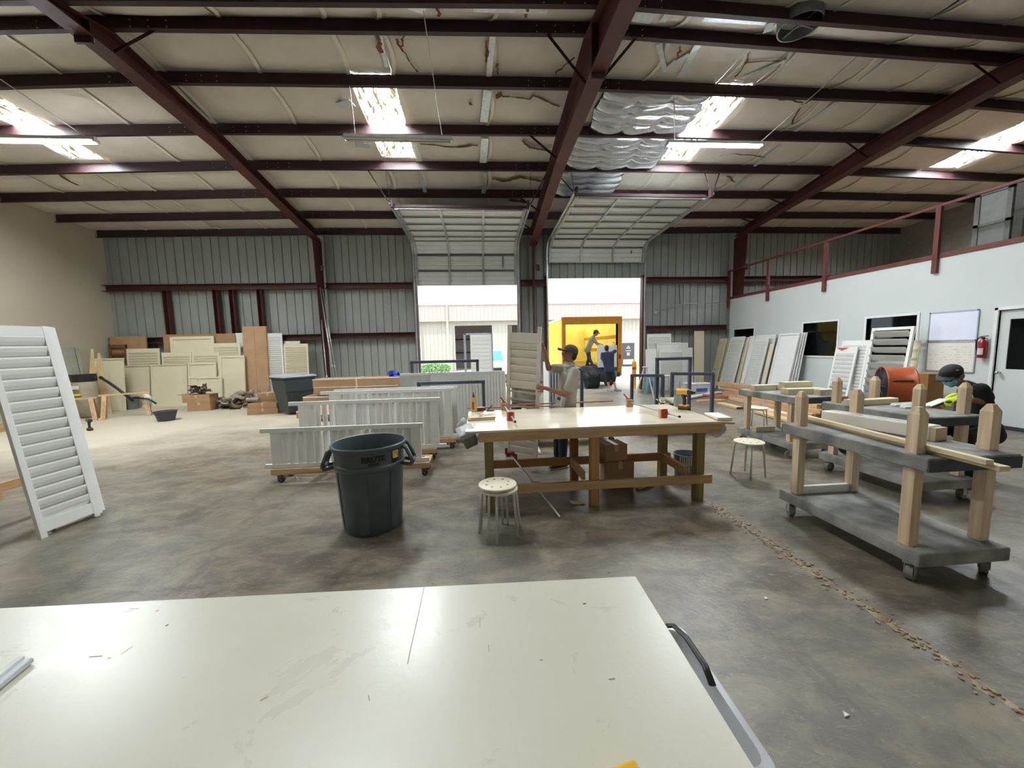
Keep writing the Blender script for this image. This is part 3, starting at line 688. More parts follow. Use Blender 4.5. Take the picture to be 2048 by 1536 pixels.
MB().b2(-9, 16, YN + 4.2, YN + 4.3, -.03, zf1).build('inner_wall', mat('dim_inner_siding', (118, 110, 108), .7), nb, world=True)
MB().b2(-9, 16, YN + .02, YN + 4.3, zf1 - .1, zf1).build('roof', M_sid, nb, world=True)
for px in (838, 898): x = XN(px); MB().b2(x - .06, x + .06, YN - .5, YN - .38, 0, zf1).build('downspout', M_sid, nb, world=True)
for z in (1.35, 2.5): MB().b2(-9, 16, YN + 4.05, YN + 4.2, z - .06, z + .06).build('inner_girt', M_pur, nb, world=True)
# glazed shop door of the neighbour with pale lettering
dx0, dx1 = XN(1244), XN(1268); dz = PY(1255, 686, YN).z
MB().b2(dx0, dx1, YN - .06, YN + .02, 0, dz).build('shop_door', mat('dark_shop_glass', (58, 52, 52), .15), nb, world=True)
MB().b2(dx0 + .08, dx1 - .08, YN - .075, YN - .06, .15, .55).build('notice', mat('pale_notice', (206, 190, 180), .7), nb, world=True)
cx = (dx0 + dx1) / 2
for dxx, z, s in [(0, dz - .28, .05), (-.10, dz - .40, .045), (.10, dz - .40, .045), (0, dz - .42, .03)]: MB().box((cx + dxx, YN - .07, z), (s * 2, .01, s * 1.6)).build('lettering', mat('white_vinyl', (236, 234, 230), .5), nb, world=True)
for z, wd_ in [(dz - .62, .42), (dz - .78, .26), (dz - .88, .22), (dz - .97, .24)]: MB().box((cx, YN - .07, z), (wd_, .01, .035)).build('lettering', MATS['white_vinyl'], nb, world=True)
# shrub by the neighbour's wall
M_leaf = mat('shrub_green', (84, 140, 66), .7, var=.35, scale=30)
ps = PY(872, 742, 26.5)
sh = thing('clipped_shrub', 'low green clipped shrub by the building across the yard', 'shrub', (ps.x, 26.5, -.03))
rnd = random.Random(5); lf_ = MB()
for i in range(900):
    u = rnd.uniform(-1.0, 1.0); q = V((u, rnd.uniform(-.45, .45), rnd.uniform(.1, .72) * (1 - .25 * u * u)))
    a, b = V((rnd.uniform(-1, 1), rnd.uniform(-1, 1), rnd.uniform(-1, 1))).normalized() * .07, V((rnd.uniform(-1, 1), rnd.uniform(-1, 1), rnd.uniform(-1, 1))).normalized() * .04
    lf_.add([q - a, q + b, q + a, q - b], [(0, 1, 2, 3)])
o = lf_.build('leaves', M_leaf, sh); o['kind'] = 'stuff'
MB().tube([(-.5, 0, 0), (-.45, 0, .3)], .03).tube([(.4, 0, 0), (.45, .05, .35)], .03).build('stems', mat('bark', (92, 74, 58), .9), sh)
# yellow bollard outside the second door
bx = PZ(1277, 792).x; bo = thing('bollard', 'yellow steel bollard outside the second door jamb', 'bollard', (6.05, 14.15, -.03))
MB().cyl((0, 0, 0), (0, 0, 1.05), .085, n=16).lathe([(.085, 1.05), (.06, 1.09), (.001, 1.11)], 16).build('post', mat('bollard_yellow', (238, 176, 40), .5), bo, smooth='auto')
MB().lathe([(.087, .75), (.087, .85)], 16).build('band', mat('bollard_band', (200, 60, 40), .5), bo)
# parked white van, seen head on
M_carw = mat('white_car_paint', (236, 236, 234), .25, coat=.5, var=.02)
vn = thing('parked_car', 'white parked car facing the first open door', 'car', (.60, 20.0, -.03))
body = MB(); prof = [(0, .30), (0, .72), (.12, .86), (1.05, .98), (1.75, 1.58), (2.1, 1.66), (3.6, 1.62), (4.5, 1.05), (4.5, .30)]
body.prism(prof, (-.9, 0, 0), (0, 1, 0), (0, 0, 1), (1.8, 0, 0)); body.build('body', M_carw, vn, bevel=.08, seg=3)
ws = V((0, 1.75 - 1.05, 1.58 - .98)).normalized()
MB().prism([(-.72, .06), (.72, .06), (.62, .82), (-.62, .82)], (0, 1.05 - .015, 1.0), (1, 0, 0), ws, (0, -.02, .02)).build('windscreen', mat('blue_glass', (70, 150, 190), .08), vn)
MB().b2(-.55, .55, -.03, .02, .45, .66).build('grille', mat('grille_black', (30, 30, 32), .5), vn)
for sx in (-1, 1):
    MB().b2(sx * .62, sx * .86, -.03, .03, .58, .74).build('headlight', mat('headlight', (236, 220, 190), .15), vn)
    MB().cyl((sx * .92, .75, .32), (sx * .70, .75, .32), .32, n=20).build('wheel', mat('tyre_black', (30, 30, 32), .8), vn)
    MB().b2(sx * .92, sx * 1.1, 1.3, 1.42, .98, 1.12).build('mirror', M_carw, vn, bevel=.02)
MB().b2(-.9, .9, -.06, .08, .28, .42).build('bumper', M_carw, vn, bevel=.02)
# ---- yellow box truck
YT = 14.62
tx0, tx1 = PY(1125, 690, YT).x, PY(1243, 690, YT).x; tzt = PY(1185, 635, YT).z; tzb = .86; tl = 5.2
M_yel = mat('truck_yellow', (240, 186, 36), .45, var=.04); M_yin = mat('truck_lining_yellow', (248, 232, 140), .6, var=.08, scale=3); M_orf = mat('truck_frame_orange', (208, 138, 32), .5)
tk = thing('box_truck', 'yellow box truck backed up to the second door with its rear open', 'truck', ((tx0 + tx1) / 2, YT, -.03))
M_tr = bpy.data.materials.new('translucent_truck_roof'); M_tr.use_nodes = True; _n = M_tr.node_tree.nodes; _l = M_tr.node_tree.links
_t = _n.new('ShaderNodeBsdfTranslucent'); _t.inputs[0].default_value = (.95, .9, .7, 1); _x = _n.new('ShaderNodeMixShader'); _x.inputs[0].default_value = .85
_n['Principled BSDF'].inputs['Base Color'].default_value = (.85, .8, .62, 1); _l.new(_n['Principled BSDF'].outputs[0], _x.inputs[1]); _l.new(_t.outputs[0], _x.inputs[2]); _l.new(_x.outputs[0], _n['Material Output'].inputs[0])
for nm, m, q in [('side_wall', M_yel, (tx0, tx0 + .03, YT, YT + tl, tzb - .1, tzt)), ('side_wall', M_yel, (tx1 - .03, tx1, YT, YT + tl, tzb - .1, tzt)), ('lining', M_yin, (tx0 + .03, tx0 + .045, YT + .12, YT + tl, tzb, tzt - .05)), ('lining', M_yin, (tx1 - .045, tx1 - .03, YT + .12, YT + tl, tzb, tzt - .05)),
                 ('bulkhead', M_yin, (tx0, tx1, YT + tl - .04, YT + tl, tzb - .1, tzt)), ('roof', M_tr, (tx0, tx1, YT + .1, YT + tl, tzt - .03, tzt)), ('bed', mat('truck_bed_wood', (150, 112, 70), .7), (tx0, tx1, YT, YT + tl, tzb - .1, tzb)),
                 ('rear_header', M_orf, (tx0, tx1, YT - .04, YT + .1, tzt - .26, tzt + .03)), ('rear_post', M_orf, (tx0, tx0 + .12, YT - .04, YT + .1, tzb - .4, tzt - .26)), ('rear_post', M_orf, (tx1 - .16, tx1, YT - .04, YT + .1, tzb - .4, tzt - .26)),
                 ('top_rail', mat('truck_rail_white', (236, 234, 226), .4), (tx0 - .02, tx0 + .03, YT + .1, YT + tl, tzt - .06, tzt + .02)), ('bumper', mat('truck_bumper', (60, 58, 56), .6), (tx0 + .1, tx1 - .1, YT - .12, YT, .42, .6))]:
    MB().b2(*q).build(nm, m, tk, world=True)
for i in range(7): y = YT + .6 + i * .68; MB().b2(tx0 + .05, tx1 - .05, y, y + .06, tzt - .1, tzt - .04).build('roof_bow', M_yin, tk, world=True)
for z, s in [(1.45, 1), (2.0, 1)]: MB().b2(tx1 - .07, tx1 - .046, YT + .2, YT + tl, z, z + .12).build('slat', mat('truck_slat_wood', (196, 140, 60), .6), tk, world=True)
MB().b2(tx0 + .046, tx0 + .07, YT + .2, YT + tl, 2.0, 2.12).build('slat', MATS['truck_slat_wood'], tk, world=True)
MB().b2(tx0 + .5, tx0 + .58, YT + tl - .12, YT + tl - .05, tzb, tzt - .2).build('pillar', M_duct, tk, world=True)
for sx in (tx0 + .18, tx1 - .18):
    for dy in (1.0,):
        MB().cyl((sx - .12, YT + dy, .36), (sx + .12, YT + dy, .36), .40, n=24).cyl((sx - .13, YT + dy, .36), (sx + .13, YT + dy, .36), .2, n=16).build('wheel', MATS['tyre_black'], tk, world=True)
MB().cyl((tx0 + .95, YT - .02, .34), (tx0 + 1.42, YT - .02, .34), .36, n=24).build('spare_wheel', MATS['tyre_black'], tk, world=True)
MB().b2(tx1 - .14, tx1 - .04, YT - .06, YT - .04, 1.15, 1.32).build('tail_light', mat('tail_red', (170, 30, 26), .3), tk, world=True)
for z in (2.1, 1.5): MB().b2(tx1 - .2, tx1 - .16, YT - .0, YT + .1, tzb, tzt - .26).build('door_guide', M_duct, tk, world=True)
# grey tarp hanging off the truck bed
tp = thing('grey_tarp', 'crumpled dark grey tarp draped over the truck tail', 'tarp', ((tx0 + tx1) / 2, YT - .1, .5))
def tarp(u, v):
    x = tx0 + .45 + (tx1 - tx0 - .75) * u; z = tzb + .03 - .62 * v
    f = .05 * math.sin(14 * u + 3 * v) + .04 * math.sin(27 * u - 9 * v) + .03 * math.sin(9 * v + 5 * u)
    return (x, YT - .18 - .12 * math.sin(math.pi * v) - f, z + .05 * math.sin(6 * u) * v)
MB().grid(tarp, 26, 12).build('cloth', mat('tarp_grey', (72, 74, 78), .55, var=.2, scale=4), tp, smooth=True, world=True)
o = tp.children[-1]; sm = o.modifiers.new('thick', 'SOLIDIFY'); sm.thickness = .006
wp_ = thing('white_cabinet', 'white cabinet being lifted into the truck by two men', 'cabinet', (0, 0, 0))
a = PY(1196, 735, 14.3); b = PY(1234, 690, 14.3); wp_.location = (a.x, 14.35, a.z)
MB().b2(a.x, b.x, 14.3, 14.42, a.z, b.z).build('carcass', M_carw, wp_, world=True, bevel=.006)
MB().b2(a.x + .04, b.x - .04, 14.285, 14.3, a.z + .05, b.z - .04).build('door', M_carw, wp_, world=True, bevel=.004)
MB().b2(a.x + .34, a.x + .36, 14.27, 14.285, a.z + .3, a.z + .45).build('handle', M_track, wp_, world=True)
# ================================================================ leaning panels and shutters
M_shut = mat('shutter_white', (232, 232, 226), .42, var=.025, scale=3)
M_cream = mat('cream_primed_panel', (226, 216, 186), .6, var=.04, scale=2)
M_card = mat('kraft_cardboard', (168, 134, 100), .8, var=.08, scale=4); M_card2 = mat('pale_cardboard', (186, 150, 114), .8, var=.08, scale=4)
M_pine = wood('pine_board', (206, 178, 136), 0, (184, 150, 106)); M_pinez = wood('pine_post', (224, 206, 178), 2, (200, 168, 132)); M_piney = wood('pine_rail', (206, 170, 126), 1, (184, 142, 98))
M_blk = MATS['black_plastic']
def shutter(name, label, w, h, m=None, t=.032, st=.055, rt=.10, rb=.12, n=16, tilt=.34, group=None, opens=(), mids=(), horn=0.0, cat='shutter', rod=False):
    """local frame: x across, y depth (front is -y), z up from the bottom edge"""
    m = m or M_shut; r = thing(name, label, cat, (0, 0, 0), group=group)
    a = MB().box((0, 0, (h + horn) / 2 - horn / 2 + horn / 2), (st, t, h + horn)).build('stile', m, r, bevel=.003); a.location = (-w / 2 + st / 2, 0, 0)
    cp(a, r, (w / 2 - st / 2, 0, 0))
    lw = w - 2 * st
    MB().box((0, 0, h - rt / 2), (lw, t * .9, rt)).build('rail', m, r); MB().box((0, 0, rb / 2), (lw, t * .9, rb)).build('rail', m, r)
    for z in mids: MB().box((0, 0, z), (lw, t * .9, .08)).build('rail', m, r)
    if n:
        z0, z1 = rb, h - rt; p = (z1 - z0) / n; src = None
        for i in range(n):
            if src is None:
                src = MB().rings([MB().ring((sx * lw / 2, 0, 0), V((0, 0, 1)), V((0, 1, 0)), p * .53, .009, 8) for sx in (-1, 1)]).build('louver', m, r); o = src
            else: o = cp(src, r)
            o.location = (0, 0, z0 + (i + .5) * p); o.rotation_euler = (tilt if i not in opens else 1.15, 0, 0)
    return r
def slab(name, label, w, h, m, t=.02, cat='panel', group=None, rim=0.0, cells=1, seam=False):
    r = thing(name, label, cat, (0, 0, 0), group=group)
    MB().box((0, 0, h / 2), (w, t, h)).build('sheet', m, r, bevel=.002)
    if rim:
        for q in [(-w / 2, -w / 2 + rim, 0, h), (w / 2 - rim, w / 2, 0, h), (-w / 2 + rim, w / 2 - rim, 0, rim), (-w / 2 + rim, w / 2 - rim, h - rim, h)]: MB().b2(q[0], q[1], -t / 2 - .028, -t / 2, q[2], q[3]).build('rim', m, r)
        for k in range(1, cells): z = h * k / cells; MB().b2(-w / 2 + rim, w / 2 - rim, -t / 2 - .028, -t / 2, z - rim / 2, z + rim / 2).build('rim', m, r)
    if seam: MB().b2(-.004, .004, -t / 2 - .002, -t / 2, .02, h * .95).build('seam', mat('carton_tape', (150, 106, 66), .6), r)
    return r
def pose(r, base, xd, up):
    xd = V(xd).normalized(); up = V(up).normalized(); y = up.cross(xd).normalized(); xd = y.cross(up)
    r.location = base; r.rotation_euler = frame(xd, y, up).to_euler(); return r
def geo_back(p0, p1, Y, lean):
    A, B = PY(p0[0], p0[1], Y), PY(p1[0], p1[1], Y); T = (A + B) / 2; d = (B - A); d.z = 0
    up = V((0, math.sin(lean), math.cos(lean))); h = T.z / up.z
    return d.length, h, T - up * h, d, up
def geo_side(p0, p1, X, lean, sgn=1):
    A, B = PX(p0[0], p0[1], X), PX(p1[0], p1[1], X); T = (A + B) / 2; d = (B - A); d.z = 0
    up = V((sgn * math.sin(lean), 0, math.cos(lean))); h = T.z / up.z
    return d.length, h, T - up * h, d, up
GL = 'panels leaning in the corner bay'
def Lb(p0, p1, Y, lean, label, kind, **k):
    w, h, b, d, up = geo_back(p0, p1, Y, lean)
    if kind == 'shutter': r = shutter('leaning_shutter', label, w, h, k.pop('m', M_cream), group=GL, n=k.pop('n', 18), **k)
    else: r = slab(k.pop('name', 'leaning_board'), label, w, h, k.pop('m', M_cream), group=GL, cat=k.pop('cat', 'panel'), **k)
    return pose(r, b, d, up)
Lb((326, 670), (470, 666), 13.32, .03, 'wide brown cardboard sheet behind the white slatted panels', 'slab', m=M_card, name='cardboard_sheet', cat='cardboard')
Lb((470, 666), (488, 666), 13.36, .03, 'narrow plastic-wrapped white strip beside the wide cardboard', 'slab', m=M_shut)
Lb((341, 674), (428, 672), 13.23, .04, 'wide cream panel standing in front of the wide cardboard', 'slab', rim=.09, cells=1)
Lb((424, 687), (480, 685.5), 13.18, .05, 'cream panel leaning between wide cardboard and tall carton', 'shutter', n=22)
Lb((253, 698), (318.7, 696.5), 13.16, .06, 'cream slatted panel high behind the metal bucket', 'shutter', n=20)
Lb((323.4, 706), (383, 704), 13.16, .07, 'cream louvred shutter behind the large blank panel', 'shutter', n=20)
Lb((384, 704), (438.4, 703), 13.14, .07, 'cream louvred shutter behind the framed panel with the gap', 'shutter', n=20)
Lb((439, 712), (489.6, 710), 13.10, .09, 'cream framed panel leaning right beside the tall carton', 'slab', rim=.07, cells=1)
Lb((377, 727), (433, 724), 13.06, .09, 'cream framed door panel with a dark upper gap, above the rag boxes', 'slab', rim=.06, cells=3)
Lb((303, 730), (375, 728), 13.05, .10, 'large blank cream slab standing nearest the front', 'slab', rim=.03)
Lb((189, 718), (247.6, 716), 12.55, .08, 'cream panel leaning behind the dust collector', 'slab', rim=.04)
Lb((233, 732), (300, 730.6), 13.08, .10, 'cream panel with a tan patch behind the metal bucket', 'slab', rim=.03)
Lb((392, 757), (444, 751), 12.95, .10, 'small open cream frame leaning low by the rag pile', 'slab', rim=.05)
Lb((486, 653), (533, 653), 13.28, .05, 'tall narrow brown carton with a centre tape line', 'slab', m=M_card2, t=.12, name='tall_carton', cat='carton', seam=True)
Lb((532, 667), (564, 666), 13.30, .04, 'tall narrow white shutter beside the tall carton', 'shutter', m=M_shut, n=30)
Lb((568, 682), (600, 682), 13.40, .03, 'white board peeking out above the last white panel', 'slab', m=M_shut)
Lb((567, 688), (615.6, 687), 13.30, .05, 'broad white louvred panel nearest the bare column', 'shutter', m=M_cream, n=26)
# tan patch glued on one panel
# brown cabinet carton in the corner
Lb((219.5, 673), (292, 672), 13.30, .02, 'brown carton lid standing in the far corner', 'slab', m=M_card, t=.05, name='carton_lid', cat='carton')
w, h, b, d, up = geo_back((217, 690), (252, 689), 13.2, .03)
r = thing('drawer_carcass', 'brown wooden drawer frame in the far corner', 'frame', b, group=GL); pose(r, b, d, up)
for q in [(-w / 2, -w / 2 + .06, 0, h), (w / 2 - .06, w / 2, 0, h), (-w / 2, w / 2, h - .1, h), (-w / 2, w / 2, h - .35, h - .28), (-w / 2, w / 2, h - .62, h - .5), (-w / 2, w / 2, 0, .1)]: MB().b2(q[0], q[1], -.02, .02, q[2], q[3]).build('frame_bar', mat('dark_brown_wood', (120, 78, 48), .7), r)
# boards against the beige wall
def Ls(p0, p1, X, lean, sgn, label, kind, grp, **k):
    w, h, b, d, up = geo_side(p0, p1, X, lean, sgn)
    if kind == 'shutter': r = shutter('leaning_shutter', label, w, h, k.pop('m', M_shut), group=grp, n=k.pop('n', 18), **k)
    else: r = slab(k.pop('name', 'leaning_board'), label, w, h, k.pop('m', M_shut), group=grp, cat=k.pop('cat', 'panel'), **k)
    return pose(r, b, d, up)
M_gg = mat('grey_green_board', (168, 168, 150), .6)
Ls((117, 695), (147, 695), XL + .06, .09, -1, 'grey-green board leaning on the beige wall', 'slab', 'boards on the beige wall', m=M_gg)
Ls((149, 695), (157, 695), XL + .06, .09, -1, 'narrow grey board leaning beside the grey-green board', 'slab', 'boards on the beige wall', m=M_gg)
# pointed plywood offcuts
A = PY(165, 698, 11.6); tri = thing('plywood_offcut', 'pointed plywood offcuts standing behind the dust collector', 'plywood', (A.x, 11.6, 0))
for k, (ax, hh, w0, w1, dy) in enumerate([(0, A.z, .05, .22, 0), (.10, A.z - .12, .12, .38, .08)]): MB().prism([(ax - .12, 0), (ax + w1, 0), (ax + .06, hh), (ax, hh)], (0, dy, 0), (1, 0, 0), (0, .12, 1), (0, .015, 0)).build('sheet', mat('plywood_tan', (206, 184, 138), .7, var=.12, scale=3), tri)
# ================================================================ corner clutter
M_saw = wood('sawhorse_wood', (200, 170, 134), 2, (176, 140, 104))
def sawhorse(label, p0, p1, hgt):
    A, B = PZ(*p0), PZ(*p1); c = (A + B) / 2; d = (B - A); L_ = d.length; rz = math.atan2(d.y, d.x)
    r = thing('sawhorse', label, 'sawhorse', c, rz, 'wooden sawhorses')
    MB().b2(-L_ / 2 - .05, L_ / 2 + .05, -.045, .045, hgt - .04, hgt).build('beam', M_pine, r, bevel=.003)
    for sx in (-1, 1):
        for sy in (-1, 1): MB().bar((sx * L_ / 2, sy * .22, 0), (sx * (L_ / 2 - .06), sy * .04, hgt - .04), .04, .09, (1, 0, 0)).build('leg', M_saw, r)
        MB().bar((sx * (L_ / 2 - .03), -.17, .18), (sx * (L_ / 2 - .03), .17, .18), .02, .07).build('spreader', M_pine, r)
    return r, c, rz
s1, c1, z1 = sawhorse('rough sawhorse carrying the yellow sander', (141, 843), (194, 838), .60)
s2, c2, z2 = sawhorse('sawhorse with a plastic bag tied to one leg', (208, 838), (300, 829), .66)
bg = MB(); cB = c2 + Matrix.Rotation(z2, 3, 'Z') @ V(((PZ(300, 829) - PZ(208, 838)).length / 2 - .02, -.10, .38))
bg.rings([MB().ring((cB.x + .02 * math.sin(k), cB.y, cB.z + .22 - k * .06), V((1, 0, 0)), V((0, 1, 0)), [.03, .07, .10, .11, .10, .06, .02][k], [.03, .06, .09, .1, .08, .05, .02][k], 12, .8) for k in range(7)])
o = bg.build('plastic_bag', mat('clear_bag', (206, 198, 186), .35, var=.25, scale=14, bump=.6, bscale=12), smooth=True); tag(o, 'crumpled clear plastic bag hung on the sawhorse leg', 'bag')
# yellow sander on the first sawhorse
sn = thing('belt_sander', 'yellow and black belt sander lying on a sawhorse', 'sander', (c1.x - .2, c1.y, .62), z1)
MB().box((0, 0, .05), (.30, .09, .06)).build('motor_body', mat('tool_yellow', (214, 184, 40), .5), sn, bevel=.02)
MB().box((-.02, 0, .015), (.34, .08, .03)).build('belt_base', M_blk, sn, bevel=.008); MB().tube([(-.16, 0, .06), (-.3, .02, .05), (-.36, .02, .03)], .018).build('grip', M_blk, sn, smooth=True)
# dust collector
pd = PZ(178, 834); dc = thing('dust_collector', 'shop dust collector with black head and bent black hose', 'dust collector', pd)
hh = PY(176, 748, pd.y).z
MB().lathe([(.001, .02), (.20, .02), (.23, .08), (.24, hh - .22), (.22, hh - .2)], 24).build('drum', mat('dusty_clear_drum', (172, 162, 140), .5, var=.1), dc, smooth='auto')
MB().lathe([(.245, hh - .2), (.255, hh - .18), (.255, hh - .02), (.23, hh), (.001, hh)], 24).build('head', M_blk, dc, smooth='auto')
MB().tube([(-.22, -.05, hh - .08), (-.34, -.06, hh - .08), (-.43, -.08, hh - .16), (-.46, -.1, hh - .34), (-.46, -.1, hh - .5)], .075, 12).build('hose', mat('black_hose', (44, 40, 38), .6), dc, smooth=True)
MB().box((.02, -.3, hh - .35), (.2, .04, .1)).build('badge', mat('white_plastic', (222, 220, 212), .5), dc)
# wand pole
a, b = PY(203, 756, 11.6), PY(236, 778, 11.2)
o = thing('vacuum_wand', 'dark vacuum wand propped across the sawhorse', 'wand', b); MB().tube([a, (a + b) / 2 + V((0, 0, .01)), b, b + V((.35, 0, -.35))], .035, 10).build('pipe', MATS['black_hose'], o, smooth=True, world=True)
MB().cyl(a, a + (a - b).normalized() * .05, .045).build('collar', M_blk, o, world=True)
MB().tube([b + V((.3, -.02, -.3)), b + V((.5, -.1, -.25)), b + V((.8, -.05, -.3)), b + V((.95, 0, -.45))], .025).build('cord', M_blk, o, smooth=True, world=True)
# metal bucket
def bucket(name, label, p, r0, r1, h, m, mr_=None, rz=0, inner=True, handle=True):
    o = thing(name, label, 'bucket', p, rz)
    MB().lathe([(.001, .006), (r0, .006), (r0, 0), (r1, h), (r1 + .008, h), (r1 + .008, h - .015), (r1 - .004, h - .012), (r0 - .006, .012), (.001, .012)], 28).build('shell', m, o, smooth='auto')
    if handle: MB().tube([(math.cos(t) * (r1 + .01), .02 - .1 * math.sin(t), h - .03 - .14 * math.sin(t)) for t in [math.pi * i / 10 for i in range(11)]], .004, 6).build('handle', M_track, o, smooth=True)
    return o
bucket('metal_bucket', 'dull galvanised bucket on the dusty floor under the sawhorse', PZ(264, 818), .16, .2, .38, M_duct)
o = bucket('rubber_basin', 'small black rubber basin alone on the dusty floor', PZ(333, 841), .165, .235, .25, mat('dusty_black_rubber', (66, 66, 72), .7), handle=False)
# black bag behind
p = PZ(231, 812); o = MB(); 
o.rings([MB().ring((p.x + .03 * math.sin(k * 2), p.y + .3, .02 + .1 * k), V((1, 0, 0)), V((0, 1, 0)), [.2, .28, .3, .27, .2, .06][k], [.15, .2, .22, .2, .15, .05][k], 14, .9) for k in range(6)])
tag(o.build('bin_bag', mat('black_bag', (24, 24, 26), .35, bump=.5, bscale=8), smooth=True), 'full black bin bag on the floor behind the sawhorse', 'bag')
o = MB(); o.rings([MB().ring((p.x + .35 + .02 * math.sin(k * 3), p.y + .1, .01 + .045 * k), V((1, 0, 0)), V((0, 1, 0)), [.22, .3, .27, .15][k], [.2, .25, .22, .1][k], 14, .9) for k in range(4)])
tag(o.build('sawdust_sack', mat('dusty_grey_sack', (150, 140, 122), .8, bump=.5, bscale=8), smooth=True), 'dusty grey sack slumped beside the metal bucket', 'sack')
# cordless drill builder
M_dy = mat('drill_yellow', (222, 168, 34), .45, var=.1); M_dg = mat('drill_dark', (50, 48, 44), .5)
def drill(label, p, rz, s=1.0, body=None, tilt=0.0):
    r = thing('cordless_drill', label, 'drill', p, rz); r.scale = (s, s, s); body = body or M_dy
    MB().box((0, 0, .018), (.115, .075, .036)).build('battery', M_dg, r, bevel=.01)
    MB().box((0, 0, .046), (.10, .066, .022)).build('foot', body, r, bevel=.006)
    MB().tube([(.0, 0, .05), (.004, 0, .10), (-.004, 0, .15), (-.012, 0, .175)], [.020, .019, .022, .026], 12).build('grip', M_dg, r, smooth=True)
    MB().cyl((-.085, 0, .205), (.045, 0, .205), .034, .036, 18).build('motor_housing', body, r, smooth='auto')
    MB().cyl((.045, 0, .205), (.08, 0, .205), .034, .026, 16).build('gear_case', M_dg, r, smooth='auto')
    MB().cyl((.08, 0, .205), (.12, 0, .205), .022, .014, 14).build('chuck', M_blk, r, smooth='auto')
    MB().box((.024, 0, .16), (.018, .018, .03)).build('trigger', mat('trigger_red', (120, 30, 26), .5), r, bevel=.004)
    MB().cyl((-.086, 0, .205), (-.095, 0, .205), .03, .024, 16).build('end_cap', M_dg, r)
    return r
drill('dark cordless drill standing on the dusty floor', PZ(180, 861), 2.6, 1.15, mat('dusty_drill', (92, 90, 84), .6))
o = thing('sanding_pad', 'dark flat sanding pad on the floor by the big shutter', 'pad', PZ(147, 842)); MB().box((0, 0, .02), (.22, .12, .04)).build('block', mat('slate_pad', (78, 80, 92), .7), o, bevel=.015); MB().box((0, 0, .05), (.1, .03, .03)).build('grip', M_blk, o, bevel=.01)
# rag boxes and rag pile
def carton(label, c, d, rz=0, m=None, flaps=False, grp=None, name='cardboard_box'):
    r = thing(name, label, 'box', c, rz, grp); m = m or M_card
    x, y, z = d
    MB().box((0, 0, z / 2), (x, y, z)).build('body', m, r, bevel=.004)
    MB().box((0, 0, z + .001), (.05, y + .002, .003)).box((0, -y / 2 - .001, z - .04), (.05, .003, .08)).build('tape', mat('box_tape', (204, 170, 120), .35), r)
    if flaps:
        for s in (-1, 1): MB().bar((s * x / 2, -y / 2 + .01, z), (s * (x / 2 + .12), -y / 2 + .01, z + .03), .004, .004).add([(s * x / 2, -y / 2, z), (s * x / 2, y / 2, z), (s * (x / 2 + .14), y / 2, z + .02), (s * (x / 2 + .14), -y / 2, z + .02)], [(0, 1, 2, 3)]).build('flap', m, r)
    return r
pb = PZ(407, 820); carton('lower brown box under the heap of rags', pb, (.60, .4, .26), .1, flaps=False)
carton('upper brown box of rags with torn open flaps', pb + V((-.06, .02, .262)), (.72, .45, .22), .1, flaps=True)
M_rag = [mat('rag_grey', (150, 138, 122), .9, var=.3, scale=9), mat('rag_pale', (196, 184, 166), .9, var=.2, scale=9), mat('rag_plum', (84, 64, 66), .9, var=.3, scale=9)]
def crumple(mb, c, s, rnd, n=5):
    ax = V((rnd.uniform(-1, 1), rnd.uniform(-1, 1), rnd.uniform(-.35, .35))).normalized(); ay = V((rnd.uniform(-1, 1), rnd.uniform(-1, 1), rnd.uniform(-.3, .3))); ay = (ay - ax * ay.dot(ax)).normalized(); az = ax.cross(ay)
    ph = [rnd.uniform(0, 6) for _ in range(4)]
    def fn(u, v):
        q = c + ax * (u - .5) * s + ay * (v - .5) * s * .7 + az * s * .14 * (math.sin(7 * u + ph[0]) * math.cos(5 * v + ph[1]) + .6 * math.sin(13 * v + ph[2]))
        return (q.x, q.y, max(.005, q.z))
    mb.grid(fn, n, n)
rnd = random.Random(11); cr = thing('rag_heap', 'heap of plum and white rags on top of the brown boxes', 'rags', pb + V((-.06, 0, .485)))
for k, m in enumerate([M_rag[2], M_rag[1], M_rag[2]]):
    mb = MB()
    for i in range(5): crumple(mb, V((rnd.uniform(-.22, .22), rnd.uniform(-.12, .12), .06 + .05 * k + rnd.uniform(0, .05))), rnd.uniform(.18, .3), rnd)
    o = mb.build('rag', m, cr, smooth=True); o['kind'] = 'stuff'
pa, pc = PZ(442, 818), PZ(535, 815)
rp = thing('rag_pile', 'long heap of crumpled grey paper and rags on the floor', 'rags', (pa + pc) / 2)
for m in (M_rag[0], M_rag[1], M_rag[0]):
    mb = MB()
    for i in range(34):
        u = rnd.random(); hz = .42 * math.sin(math.pi * min(1, max(0, u * .8 + .15))) ** .8
        mb_c = V(((u - .5) * (pc.x - pa.x), rnd.uniform(-.1, .7), rnd.uniform(.02, hz))); crumple(mb, mb_c, rnd.uniform(.25, .5), rnd)
    o = mb.build('crumpled_paper', m, rp, smooth=True); o['kind'] = 'stuff'
# boxes between rag pile and bin
pb = PZ(533, 826); carton('flat brown box at the bottom beside the wheeled bin', pb, (.75, .5, .16), .15, flaps=False); carton('middle flat brown box beside the wheeled bin', pb + V((0, .03, .162)), (.72, .5, .15), .1)
carton('small brown box topmost beside the wheeled bin', pb + V((-.02, .25, .315)), (.5, .3, .24), .2)
tag(MB().cyl(pb + V((-.45, -.05, .40)), pb + V((-.1, -.1, .40)), .06, n=14).build('paper_roll', M_rag[0], smooth='auto'), 'grey paper roll resting on the flat brown boxes', 'roll')
